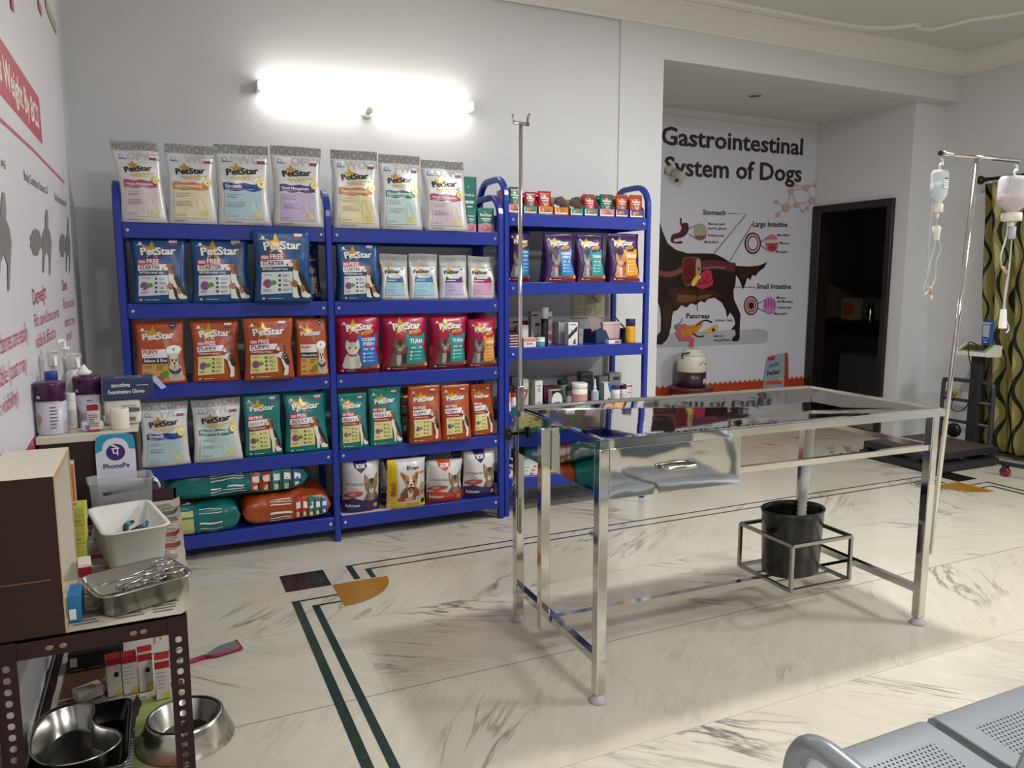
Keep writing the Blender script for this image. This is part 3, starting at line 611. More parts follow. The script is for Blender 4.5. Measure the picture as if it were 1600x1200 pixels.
def med(title, band, panel, seed, tsize=0.075, gold=True):
    rnd = random.Random(seed); B_, Pn = P(band), P(panel); G1, G2, G3 = P('#9c9c9d'), P('#7f7f81'), P('#b9b9b8')
    def art(A):
        A.rect(0, 0.885, 1, 1, G1)
        wd = ['WOOFWOO', 'OFWOOFW', 'OOFWOOF'][seed % 3]
        A.text(wd, -0.03, 0.895, 0.22, G2, 0.035, fit=1.06)
        A.text(['OFWO', 'WOOF', 'FWOO'][seed % 3], 0.30+0.1*(seed % 2), 0.775, 0.25, G3, 0.035, sy=0.9)
        A.rect(0, 0.868, 1, 0.876, P('#cfcfcd'))
        A.ell(0.17, 0.815, 0.045, P('#5b7fb5')); A.ell(0.17, 0.815, 0.03, P('#d5d8dc')); A.rect(0.10, 0.782, 0.28, 0.79, P('#4a6fa5'))
        flag(A, 0.78, 0.775, 0.14)
        A.star(0.38, 0.70, 0.12, GLD)
        A.text('PetStar', 0.19, 0.615, 0.175, KBL, 0.045, rot=0.09, fit=0.62)
        A.line([(0.28+0.02*q, 0.585+0.012*math.sin(q*1.3)+0.001*q) for q in range(31)], 0.022, mat('#d9bd6a', 0.35, 0.3))
        A.line([(0.36+0.02*q, 0.57+0.008*math.sin(q*2.1)) for q in range(18)], 0.016, mat('#d9bd6a', 0.35, 0.3))
        wv = [(0.10+0.78*q/16, 0.518+0.008*math.sin(q*.9)) for q in range(17)]
        A.poly([(a, b-0.088) for a, b in wv]+wv[::-1], B_)
        A.poly([(a, b-0.088) for a, b in wv]+[(a, b-0.07) for a, b in wv[::-1]], P(band) if False else mat(band, 0.25))
        A.text(title, 0.14, 0.46, tsize*1.22, WHT, 0.03); lines(A, 0.14, 0.72, [0.44], mat('#c9c4c0', 0.4), rnd, 0.006)
        A.rect(0.12, 0.07, 0.86, 0.418, Pn)
        ink = P('#77787a')
        lines(A, 0.16, 0.50, [0.375, 0.35, 0.335], ink, rnd, 0.006); lines(A, 0.16, 0.56, [0.275, 0.255, 0.238, 0.221], ink, rnd, 0.006)
        go = mat('#d3c27a', 0.4) if gold else mat('#b9c4b8', 0.4)
        dog = [(0.60, 0.10), (0.62, 0.20), (0.60, 0.30), (0.66, 0.36), (0.72, 0.33), (0.74, 0.24), (0.80, 0.18), (0.82, 0.10), (0.76, 0.09), (0.74, 0.16), (0.71, 0.10), (0.68, 0.17), (0.66, 0.09)]
        A.line(dog+[dog[0]], 0.014, go); A.ell(0.76, 0.13, 0.07, go)
        A.ell(0.865, 0.525, 0.085, mat('#d8c35a', 0.3, 0.3)); A.ell(0.865, 0.525, 0.062, mat('#efe3a0', 0.35)); A.text('v', 0.865, 0.505, 0.10, mat('#8a7a30', 0.4), 0.02, al='C')
        for q in range(3): A.ell(0.19+0.07*q, 0.105, 0.02, P('#a9a49c'))
        lines(A, 0.12, 0.5, [0.03], P('#6a6a6a'), rnd)
    return art
def catmed(band, panel, seed):
    rnd = random.Random(seed); G1, G2 = P('#a2a2a1'), P('#8d8d8c')
    def art(A):
        A.rect(0, 0.72, 1, 1, G1); A.text('EOWMEOW', -0.02, 0.86, 0.2, G2, 0.035, fit=1.04); A.text('MEOWMEO', -0.02, 0.74, 0.2, P('#b3b3b1'), 0.035, fit=1.04)
        A.star(0.30, 0.655, 0.12, GLD); A.text('PetStar', 0.12, 0.575, 0.17, KBL, 0.045, rot=0.05, fit=0.58)
        A.line([(0.22+0.025*q, 0.545+0.008*math.sin(q*1.7)) for q in range(20)], 0.018, mat('#d9bd6a', 0.35, 0.3)); flag(A, 0.76, 0.67, 0.1)
        A.poly([(0.14, 0.39), (0.16, 0.46), (0.19, 0.53), (0.30, 0.475), (0.66, 0.475), (0.78, 0.53), (0.83, 0.46), (0.85, 0.39)], P(band))
        A.rect(0.18, 0.425, 0.55, 0.44, WHT)
        A.rect(0.14, 0.11, 0.85, 0.385, P(panel)); lines(A, 0.18, 0.6, [0.34, 0.3, 0.28, 0.23, 0.21, 0.17], P('#6f8088'), rnd)
        A.ell(0.82, 0.345, 0.06, mat('#d8c35a', 0.3, 0.3)); lines(A, 0.1, 0.5, [0.05], KBL, rnd)
    return art
def beet(A, x, y, w):
    A.ell(x, y, w*.5, P('#8a3f86')); A.ell(x+w*.15, y+w*.2*A.w/A.h, w*.22, P('#6a5a6a')); A.poly([(x+w*.3, y-w*.2*A.w/A.h), (x+w*1.0, y-w*.05*A.w/A.h), (x+w*.85, y+w*.35*A.w/A.h), (x+w*.4, y+w*.25*A.w/A.h)], P('#5f8a3c'), True)
def free(word, sub, bandc, panel, picset, seed, wordc='#2c4a6e'):
    rnd = random.Random(seed)
    def art(A):
        A.ell(0.17, 0.895, 0.03, WHT); A.rect(0.10, 0.868, 0.26, 0.875, WHT); flag(A, 0.70, 0.87, 0.15)
        A.star(0.38, 0.80, 0.2, GLD, 0.05, 0.42)
        A.text('PetStar', 0.175, 0.715, 0.2, P('#2a2f38'), 0.075, rot=0.05, fit=0.66); A.text('PetStar', 0.17, 0.722, 0.2, WHT, 0.05, rot=0.05, fit=0.66)
        rb = P('#b0223c'); A.poly([(0.06, 0.60), (0.10, 0.66), (0.52, 0.672), (0.56, 0.61), (0.50, 0.585), (0.09, 0.575)], rb); A.text('FREE', 0.26, 0.60, 0.12, WHT, 0.03, fit=0.24); A.rect(0.10, 0.60, 0.23, 0.645, P('#d9b8be'))
        A.poly([(0.08, 0.485), (0.08, 0.575), (0.66, 0.595), (0.70, 0.56), (0.66, 0.50)], WHT); A.text(word, 0.11, 0.517, 0.098, P(wordc), 0.03, fit=0.40); lines(A, 0.11, 0.45, [0.505], P('#777'+'777'), rnd)
        A.poly([(0.08, 0.425), (0.08, 0.48), (0.66, 0.498), (0.66, 0.44)], P(bandc)); A.text(sub, 0.11, 0.447, 0.05, WHT, 0.03, fit=0.46)
        A.poly([(0.09, 0.11), (0.09, 0.415), (0.66, 0.43), (0.66, 0.13)], P(panel)); ink = P('#4a4a48')
        beet(A, 0.20, 0.26, 0.16); lines(A, 0.13, 0.32, [0.375], ink, rnd); lines(A, 0.13, 0.30, [0.17, 0.15], ink, rnd)
        for q in range(4): A.ell(0.42, 0.37-0.065*q, 0.025, ink); lines(A, 0.48, 0.62, [0.375-0.065*q, 0.355-0.065*q], ink, rnd, 0.006)
        pic(A, 0.56, 0.07, 0.42, 0.53, picset)
        A.rect(0.12, 0.04, 0.16, 0.065, WHT); lines(A, 0.22, 0.5, [0.05], WHT, rnd)
    return art
def salmon(seed):
    rnd = random.Random(seed)
    def art(A):
        A.ell(0.16, 0.875, 0.03, WHT); A.rect(0.10, 0.85, 0.26, 0.857, WHT); A.ell(0.78, 0.93, 0.075, P('#27305e')); A.rect(0.74, 0.925, 0.82, 0.935, WHT)
        A.star(0.36, 0.80, 0.2, GLD, 0.05, 0.42); A.text('PetStar', 0.155, 0.70, 0.2, P('#4a2010'), 0.075, rot=0.05, fit=0.66); A.text('PetStar', 0.15, 0.707, 0.2, WHT, 0.05, rot=0.05, fit=0.66)
        A.rect(0.10, 0.425, 0.72, 0.56, WHT); A.text('PUPPY', 0.13, 0.485, 0.13, P('#b5342c'), 0.03, fit=0.32); lines(A, 0.13, 0.5, [0.45], P('#9a8a80'), rnd)
        A.rect(0.10, 0.335, 0.72, 0.42, P('#232a5a')); A.text('Salmon & Rice', 0.13, 0.36, 0.09, WHT, 0.03, fit=0.5)
        A.rect(0.10, 0.04, 0.72, 0.33, P('#c79a4a')); ink = P('#5a4426'); lines(A, 0.13, 0.32, [0.29, 0.265, 0.19, 0.165, 0.10, 0.075], ink, rnd, 0.01); lines(A, 0.40, 0.62, [0.295, 0.265, 0.235], ink, rnd, 0.012)
        A.poly([(0.36, 0.10), (0.45, 0.06), (0.66, 0.07), (0.64, 0.13), (0.44, 0.13)], P('#b5502c'), True); A.poly([(0.46, 0.14), (0.56, 0.21), (0.68, 0.19), (0.68, 0.12), (0.54, 0.11)], P('#4f8a34'), True); A.ell(0.58, 0.065, 0.05, P('#c98a3c'))
        pic(A, 0.62, 0.05, 0.34, 0.56, SAILOR)
    return art
def catbag(word, shape, cat, seed, two=None, small=1.0):
    rnd = random.Random(seed)
    def art(A):
        A.rect(0, 0, 1, 0.09, P('#6e1526')); A.poly([(0, 0.09), (0.5, 0.11), (1, 0.17), (1, 0.06), (0.5, 0.08)], P('#8a4a2a'))
        A.ell(0.16, 0.885, 0.025, WHT); A.rect(0.10, 0.86, 0.25, 0.867, WHT)
        A.star(0.36, 0.81, 0.2, GLD, 0.0, 0.45); A.text('PetStar', 0.205, 0.735, 0.2, P('#5a1526'), 0.075, rot=0.05, fit=0.62); A.text('PetStar', 0.20, 0.742, 0.2, WHT, 0.05, rot=0.05, fit=0.62); A.poly([(0.52, 0.665), (0.53, 0.72), (0.82, 0.755), (0.81, 0.70)], P('#d99a2c')); A.line([(0.56, 0.69), (0.78, 0.72)], 0.02, P('#6a3a1a'))
        A.poly([(0.47, 0.13), (0.50, 0.40), (0.44, 0.56), (0.44, 0.67), (0.50, 0.665), (0.56, 0.62), (0.80, 0.63), (0.87, 0.69), (0.93, 0.67), (0.92, 0.55), (0.86, 0.42), (0.95, 0.25), (0.95, 0.12)], P(shape))
        if two: A.text(word, 0.70, 0.565, 0.10, WHT, 0.04, al='C', fit=0.34); A.text(two, 0.70, 0.49, 0.10, WHT, 0.04, al='C', fit=0.28)
        else: A.text(word, 0.70, 0.505, 0.13, WHT, 0.045, al='C', fit=0.34)
        A.rect(0.54, 0.465, 0.86, 0.475, P('#c23a4a')); A.rect(0.56, 0.41, 0.68, 0.44, P('#c9b8c0')); A.rect(0.74, 0.41, 0.84, 0.44, P('#c9b8c0'))
        for q in range(3): A.ell(0.58, 0.35-0.065*q, 0.025, WHT); A.rect(0.63, 0.345-0.065*q, 0.82, 0.355-0.065*q, P('#d9e2e4'))
        pic(A, 0.12, 0.10, 0.40, 0.50, cat)
        A.poly([(0.72, 0.09), (0.8, 0.14), (0.92, 0.13), (0.9, 0.08)], P('#9a4a34'), True); A.poly([(0.90, 0.08), (0.95, 0.14), (1, 0.13), (1, 0.07)], P('#d9b04a')); A.rect(0.10, 0.045, 0.15, 0.07, WHT); lines(A, 0.2, 0.5, [0.05], WHT, rnd)
    return art
def kitten(col, word, seed):
    C_ = P(col)
    def art(A):
        A.poly([(0.26, 1), (0.28, 0.86), (0.44, 0.76), (0.60, 0.86), (0.62, 1)], C_); A.text('SOX', 0.44, 0.85, 0.14, WHT, 0.045, al='C', fit=0.24)
        A.text('OCEAN FISH', 0.06, 0.53, 0.1, P('#4a4a52'), 0.0, fit=0.44); lines(A, 0.14, 0.42, [0.48, 0.455], P('#8a8a8a'), random.Random(seed))
        A.poly([(0.02, 0.32), (0.12, 0.41), (0.30, 0.43), (0.48, 0.40), (0.44, 0.34), (0.20, 0.31)], P('#a34a4a'), True); A.poly([(0.1, 0.36), (0.2, 0.41), (0.3, 0.39), (0.2, 0.34)], P('#c98078'), True)
        pic(A, 0.50, 0.16, 0.44, 0.58, KITTEN)
        A.poly([(0, 0.0), (0, 0.24), (0.2, 0.31), (0.5, 0.24), (0.8, 0.22), (1, 0.29), (1, 0.0)], C_); A.text(word, 0.06, 0.12, 0.13, WHT, 0.035, fit=0.34); A.ell(0.84, 0.12, 0.06, P('#c9a23a'))
    return art
def yellowdog(A):
    Y = P('#e0c01e'); A.rect(0, 0, 0.2, 1, Y); A.poly([(0, 0), (0, 0.16), (0.4, 0.10), (0.7, 0.10), (1, 0.2), (1, 0)], Y)
    A.rect(0.15, 0.0, 1, 0.11, Y); A.text("B'rao", 0.46, 0.80, 0.13, KBL, 0.045, fit=0.32); A.rect(0.8, 0.70, 0.97, 0.75, P('#d06a2a')); pic(A, 0.28, 0.24, 0.5, 0.52, CORGI)
    A.rect(0.22, 0.165, 0.70, 0.235, P('#b8322c')); A.text('ADULT', 0.40, 0.178, 0.09, WHT, 0.03, fit=0.25); A.rect(0.70, 0.18, 1, 0.25, P('#a8a8a2')); A.text('BRAO', 0.155, 0.28, 0.13, P('#b8322c'), 0.04, rot=PI/2)
    A.poly([(0.78, 0.28), (0.84, 0.5), (0.92, 0.52), (0.98, 0.3)], P('#b8925a'), True); A.ell(0.9, 0.32, 0.06, P('#a84a34')); A.ell(0.92, 0.12, 0.06, KBL)
    for q in range(4): A.ell(0.5+0.09*q, 0.07, 0.03, P('#a99a3a'))

SIL_, BLU_, ORG_, TEA_, MAG_, PUR_, MLK = film('#d2d2d0', 0.2, 0.34), film('#104880'), film('#a8481a'), film('#0d7673'), film('#a3123e'), film('#371a52'), film('#cfcbc8', 0.05)
def row(name, group, lv, yf, specs):
    for sp in specs:
        u0, u1, vt, art, m, label = sp[:6]; kw = dict(sp[6]) if len(sp) > 6 else {}
        y = kw.pop('y', yf); z0 = kw.pop('z', lv+DECK)
        d = kw.get('d', 0.12); p0, p1 = at_y(u0, vt+60, y+d*0.42), at_y(u1, vt+60, y+d*0.42); zt = at_y((u0+u1)/2, vt, y+d*0.4).z
        kw.setdefault('seed', int(u0*7+vt) % 97+1)
        pouch(name, label, 'pet food bag', group, p0.x+0.002, p1.x-0.002, z0, zt, y, art, m, **kw)
PKB, ORB, GRB, PUB, TEB = '#a8446a', '#cc7a1c', '#1c3a86', '#4a2378', '#1c7a70'
row('pet_food_bag', 'silver pouches on the top shelf', LV[0], YF-0.005, [
    (185, 259, 222, med('Weight Management', PKB, '#c9bcc0', 0, 0.062), SIL_, 'silver pouch with pink band at the far left end of the top shelf', dict(shift=-0.03, d=0.13)),
    (259, 337, 227, med('Gastrointestinal', ORB, '#d9cfae', 1, 0.075), SIL_, 'silver pouch with orange band between pink-banded and blue-banded pouches, top shelf'),
    (336, 421, 227, med('Growth', GRB, '#a9c3d0', 2, 0.085), SIL_, 'silver pouch with dark blue band on the top shelf'),
    (424, 502, 230, med('Renal Management', PUB, '#b9a8cc', 3, 0.065), SIL_, 'silver pouch with purple band on the top shelf'),
    (517, 590, 236, med('Gastrointestinal', ORB, '#d9cfa0', 4, 0.075), SIL_, 'silver pouch with orange band between purple-banded and teal-banded pouches, top shelf'),
    (591, 656, 243, med('Hypoallergenic', TEB, '#b5cfcb', 5, 0.085), SIL_, 'silver pouch with teal band on the top shelf'),
    (661, 728, 252, med('Weight Management', PKB, '#c6b8bf', 6, 0.062), SIL_, 'silver pouch with pink band beside the teal and pink cartons, top shelf', dict(shift=-0.02)),
])
st = lambda s: free('STARTER', 'MOTHER & BABY DOG', '#1b3a63', '#ccd2d4', PUPS, s)
row('pet_food_bag', 'blue puppy starter bags on the second shelf', LV[1], YF-0.01, [
    (205, 293, 371, st(1), BLU_, 'leftmost of the three blue bags in a row on the second shelf', dict(flat=0.98, d=0.14)),
    (297, 391, 372, st(2), BLU_, 'middle of the three blue bags in a row on the second shelf', dict(flat=0.98, d=0.14)),
    (394, 485, 361, st(3), BLU_, 'blue bag tipped forward over the shelf edge, right of the other two', dict(flat=0.98, d=0.14, y=YF-0.05, lean=-0.10)),
    (525, 592, 379, st(4), BLU_, 'blue bag beside the four small white pouches', dict(flat=0.96, d=0.14)),
])
row('pet_food_bag', 'small white cat pouches on the second shelf', LV[1], YF+0.03, [
    (593, 637, 397, catmed('#2d6ea8', '#9ec3d8', 1), SIL_, 'small white pouch with blue cat-ear band touching the blue bag', dict(d=0.09)),
    (638, 683, 397, catmed('#2d74b0', '#9ccadb', 2), SIL_, 'small white pouch with blue cat-ear band beside the purple-banded one', dict(d=0.09)),
    (685, 729, 399, catmed('#4a2a72', '#b8a6cc', 3), SIL_, 'small white pouch with purple cat-ear band', dict(d=0.09)),
    (730, 772, 400, catmed('#9c1f58', '#cc9ab8', 4), SIL_, 'small white pouch with crimson cat-ear band at the shelf end', dict(d=0.09)),
])
pp = lambda s: free('PUPPY', 'CHICKEN & WHEAT', '#9a2030', '#d6cf8a', JUMPER, s, '#6a3a2a')
row('pet_food_bag', 'orange puppy food bags on the third shelf', LV[2], YF-0.01, [
    (211, 291, 502, salmon(1), ORG_, 'large orange bag with sailor-cap puppy at the left end of third shelf', dict(flat=0.98, d=0.14)),
    (298, 375, 500, pp(2), ORG_, 'orange bag with leaping puppy, partly shaded, second on the third shelf', dict(flat=0.98, d=0.14)),
    (379, 458, 497, pp(3), ORG_, 'orange bag with leaping puppy jutting over the third shelf edge', dict(flat=0.98, d=0.14, y=YF-0.05, lean=-0.10)),
    (461, 512, 498, salmon(4), ORG_, 'smaller orange bag with sailor-cap puppy next to the middle upright', dict(flat=0.96, d=0.11)),
])
row('pet_food_bag', 'magenta cat food bags on the third shelf', LV[2], YF-0.01, [
    (524, 594, 493, catbag('OCEAN', '#1f6fc0', CATW, 1, 'FISH'), MAG_, 'magenta bag with white cat and blue cat-shaped patch', dict(pillow=True, d=0.13)),
    (596, 668, 492, catbag('TUNA', '#15908a', CATT, 2), MAG_, 'magenta bag with tabby and teal patch beside the white-cat bag', dict(pillow=True, d=0.13)),
    (670, 729, 492, catbag('TUNA', '#15908a', CATT, 3), MAG_, 'magenta bag with tabby and teal patch beside the yellow-patch bag', dict(pillow=True, d=0.13)),
    (729, 774, 498, catbag('CHICKEN', '#e09a1a', CATG, 4), MAG_, 'narrow magenta bag with grey kitten and yellow patch', dict(pillow=True, d=0.11, y=YF-0.02)),
])
ad = lambda s: free('ADULT', 'CHICKEN & WHEAT', '#9a2030', '#d6d08a', BEAGLE, s, '#1f5a58')
row('pet_food_bag', 'bags on the fourth shelf, left bay', LV[3], YF-0.01, [
    (218, 297, 628, med('Growth', GRB, '#a9c3cd', 7, 0.085), SIL_, 'silver pouch with dark blue band on the fourth shelf', dict(flat=0.97, d=0.14)),
    (300, 378, 623, med('Hypoallergenic', TEB, '#b2ccc8', 8, 0.085), SIL_, 'crumpled silver pouch with teal band on the fourth shelf', dict(flat=0.97, d=0.14, amp=1.6)),
    (380, 440, 614, ad(3), TEA_, 'teal adult dog food bag half behind the crumpled silver pouch', dict(flat=0.97, d=0.12, y=YF+0.01)),
    (443, 512, 613, ad(4), TEA_, 'teal adult dog food bag against the left side of middle upright', dict(flat=0.97, d=0.12, y=YF+0.01)),
])
row('pet_food_bag', 'bags on the fourth shelf, right bay', LV[3], YF-0.005, [
    (527, 574, 613, ad(5), TEA_, 'teal adult dog food bag right of the middle upright', dict(d=0.11)),
    (575, 627, 604, ad(6), TEA_, 'teal adult dog food bag beside three small orange bags', dict(d=0.11)),
    (637, 687, 602, pp(7), ORG_, 'small orange puppy bag nearest the teal bags, fourth shelf', dict(d=0.12, y=YF-0.03)),
    (688, 733, 601, pp(8), ORG_, 'small orange puppy bag in the middle of the three', dict(d=0.12, y=YF-0.03)),
    (734, 769, 599, pp(9), ORG_, 'small orange puppy bag at the right end of the fourth shelf', dict(d=0.11, y=YF+0.02)),
])
row('pet_food_bag', 'cat and dog food bags on the bottom shelf', LV[4], YF+0.0, [
    (534, 594, 715, kitten('#33205a', 'kitten', 1), MLK, 'white and purple kitten food bag beside the middle upright, bottom shelf', dict(pillow=True, d=0.15)),
    (604, 665, 716, yellowdog, MLK, 'yellow and white dog food bag jutting over the bottom shelf', dict(pillow=True, d=0.14, y=YF-0.03)),
    (666, 722, 717, kitten('#c0431e', 'kitten', 3), MLK, 'white and red-orange cat food bag on the bottom shelf', dict(pillow=True, d=0.14)),
    (723, 774, 703, kitten('#33205a', 'kitten', 4), MLK, 'white and purple kitten food bag at the right end, bottom shelf', dict(pillow=True, d=0.14)),
    (594, 612, 716, kitten('#3a2a3a', 'kitten', 5), MLK, 'white cat food bag squeezed behind the yellow dog food bag', dict(pillow=True, d=0.10, y=YF+0.09)),
])
row('pet_food_bag', 'purple cat food bags on the right rack', LV3[1], YF3-0.002, [
    (790, 828, 360, catbag('CLEAN', '#1f7fc0', CATG, 1, 'FISH'), PUR_, 'purple bag with blue patch behind the left steel pole', dict(pillow=True, d=0.12, y=YF3+0.03)),
    (848, 895, 365, catbag('OCEAN', '#1f7fc0', CATG, 2, 'FISH'), PUR_, 'purple cat food bag with blue patch, left of the teal-patch bag', dict(d=0.11)),
    (898, 941, 366, catbag('TUNA', '#15908a', CATG, 3), PUR_, 'purple cat food bag with teal patch', dict(d=0.11)),
    (948, 995, 365, catbag('CHICKEN', '#e09a1a', CATP, 4), PUR_, 'purple cat food bag with yellow patch and ginger cat', dict(d=0.11)),
])

# bags standing in the back row, mostly hidden
row('pet_food_bag', 'bags in the shaded back row', LV[1], YF+0.2, [(474, 499, 384, st(9), BLU_, 'dark blue bag in shade behind, against the middle upright, second shelf', dict(d=0.12, flat=0.96))])
row('pet_food_bag', 'bags in the shaded back row', LV[3], YF+0.2, [(622, 652, 606, pp(11), ORG_, 'orange bag in shade between teal bag and small orange bags', dict(d=0.12, flat=0.96))])
row('pet_food_bag', 'bags in the shaded back row', LV[2], YF+0.18, [(722, 760, 490, catbag('TUNA', '#15908a', CATT, 13), MAG_, 'magenta bag peeping out behind the narrow yellow-patch bag', dict(d=0.12, pillow=True))])
row('pet_food_bag', 'cat and dog food bags on the bottom shelf', LV[4], YF+0.2, [(640, 684, 704, kitten('#3a3038', 'kitten', 12), MLK, 'pale cat food bag in shade behind the yellow and red bags', dict(d=0.12, pillow=True)), (690, 735, 700, kitten('#7a1a22', 'kitten', 15), MLK, 'white cat food bag with dark red shield in shade at the back', dict(d=0.12, pillow=True))])
# ------------------------------------------------------------------ big sacks lying on the bottom shelf
def sack(label, x0, x1, y0, y1, z0, T, m, art_front, art_top, seed, tilt=0.0, rz=0.0):
    L, D = x1-x0, y1-y0; root = thing('pet_food_sack', label, 'pet food sack', ((x0+x1)/2, (y0+y1)/2, z0), rz, 'large sacks lying on the bottom shelf', ry=tilt)
    NX, NT = 26, 28; off = Vector((seed*2.3, seed, 0))
    def S(s, th):
        e = 2*s/L-1; k = max(0.0, 1-abs(e)**9)**0.6; kd = 0.86+0.14*k
        c, sn = math.cos(th), math.sin(th); p = 0.5
        y = -math.copysign(abs(c)**p, c)*D/2*kd; z = math.copysign(abs(sn)**p, sn)*(T/2*k+0.004)
        q = noise.noise(Vector((s*9, th*1.6, 0))+off)*0.016+noise.noise(Vector((s*22, th*3, 5))+off)*0.008
        z2 = max(0.0, T/2+z+ (q if sn > -0.6 else 0)*min(1, k+0.3)); y2 = y-(q if abs(c) > 0.4 else 0)*math.copysign(1, c)
        return Vector((s-L/2, y2, z2))
    ss = [L*i/NX for i in range(NX+1)]; ths = [-PI+2*PI*j/NT for j in range(NT)]
    k = MB(); k.loft([[tuple(S(s, t)) for t in ths] for s in ss], m); k.build('sack_body', root)
    for nm, art, t0, t1 in (('side_print', art_front, -0.75, 0.62), ('top_print', art_top, 0.66, 2.2)):
        if not art: continue
        H = t1-t0; A = Art(L, 1.0); art(A)
        for it in A.items: it[0][:] = [(min(L*.999, max(L*.001, x)), t0+min(.999, max(.001, y))*H) for x, y in it[0]]
        def fn(x, th, o):
            p = S(x, th); a = S(x+0.003, th)-p; b = S(x, th+0.02)-p; n = a.cross(b)
            if n.length < 1e-12: n = Vector((0, -1, 0))
            n.normalize()
            return p+n*(o+0.001)
        A.mesh(nm, fn, ss[1:-1], [t for t in ths if t0 < t < t1], root, off=0.0012, step=0.0002)
    return root
def minis(A, x, y, h, cols):
    for i, c in enumerate(cols):
        xx = x+i*0.075; A.rect(xx, y, xx+0.062, y+h, P(c)); A.star(xx+0.031, y+h*0.8, 0.012, GLD); A.rect(xx+0.008, y+h*.52, xx+.054, y+h*.66, WHT); A.rect(xx+.012, y+.05, xx+.042, y+h*.42, P('#d8d0a0')); A.rect(xx+.044, y+.05, xx+.058, y+h*.5, DBk)
def sf(light, cols, y0=0.2):
    def art(A):
        rnd = random.Random(5)
        for q in range(6): A.rect(0.30, 0.86-0.12*q, 0.30+rnd.uniform(0.17, 0.25), 0.895-0.12*q, WHT)
        minis(A, 0.58, 0.22, 0.62, cols)
    return art
def st_(A):
    A.text('PE', 0.12, 0.14, 0.17, WHT, 0.05, sy=3.0); A.rect(0.06, 0.1, 0.115, 0.85, GLD); A.rect(0.34, 0.05, 0.42, 0.9, P('#8e1f35')); A.text('ADULT', 0.425, 0.15, 0.055, WHT, 0.04, sy=6); A.rect(0.56, 0.05, 0.61, 0.9, P('#8e1f35')); A.rect(0.63, 0.08, 0.86, 0.9, P('#c8c27a')); A.ell(0.75, 0.5, 0.04, P('#8a3f86'), ry=0.22)
MC = ['#c0392b', '#b0341e', '#1f7f7a', '#1d7a74', '#2559a0']
ORG2, TEA2 = film('#9c4218'), film('#0a6663')
def yl(A):
    A.rect(0.02, 0.02, 0.50, 0.98, P('#b9b56c')); A.rect(0.02, 0.58, 0.50, 0.63, TEA_); A.rect(0.22, 0.02, 0.25, 0.58, TEA_); A.rect(0.02, 0.63, 0.5, 0.98, P('#c3bf7c'))
    for q in range(4): A.rect(0.56, 0.9-0.2*q, 0.80, 0.93-0.2*q, WHT)
    A.poly([(0.52, .0), (1, 0), (1, 0.02), (0.6, 0.1)], TEA_)
sack('orange sack lying on its side at the right of the bottom shelf', 0.345, 0.815, YF+0.01, YF+0.30, LV[4]+0.001, 0.155, ORG2, sf(WHT, MC), None, 3)
sack('teal sack with pale yellow end panel lying at the front left of bottom shelf', -0.125, 0.335, YF-0.01, YF+0.28, LV[4]+0.001, 0.15, TEA2, yl, lambda A: (A.poly([(.1, .2), (.5, .3), (.55, .7), (.2, .8)], P('#c9c4b8'), True), A.poly([(.3, .3), (.55, .3), (.55, .6), (.4, .6)], DBk, True)), 5)
sack('large teal sack lying across the top of the two other sacks', -0.02, 0.70, YF+0.03, YF+0.34, LV[4]+0.168, 0.155, TEA2, sf(WHT, MC), st_, 8)

# ------------------------------------------------------------------ cartons, bottles and jars
def carton(name, label, cat, u0, u1, vt, z0, y, d, cols, art=None, group=None, rz=0.0, m=None):
    p0, p1 = at_y(u0, vt+12, y), at_y(u1, vt+12, y); zt = at_y((u0+u1)/2, vt, y).z; W, H = p1.x-p0.x-0.002, zt-z0
    root = thing(name, label, cat, ((p0.x+p1.x)/2, y+d/2, z0), rz, group)
    k = MB(); k.box(-W/2, -d/2, 0, W/2, d/2, H, m or paper(cols[0]), 0.0015); k.build('box', root)
    if art:
        A = Art(W, H); art(A); A.mesh('front_print', face_y(-W/2, -d/2, 0), parent=root)
    return root
def med_art(band, ink='#4a4a4c', ribbon=None, seed=0):
    def art(A):
        rnd = random.Random(seed); A.rect(0.04, 0.78, 0.96, 0.9, P(band)); A.rect(0.12, 0.58, 0.8, 0.66, P(ink))
        for q in range(4): A.rect(0.12, 0.44-0.09*q, 0.12+rnd.uniform(.35, .7), 0.47-0.09*q, P('#8c8c8a'))
        if ribbon: A.poly([(0.1, 0.2), (0.1, 0.36), (0.9, 0.74), (0.9, 0.56)], P(ribbon))
    return art
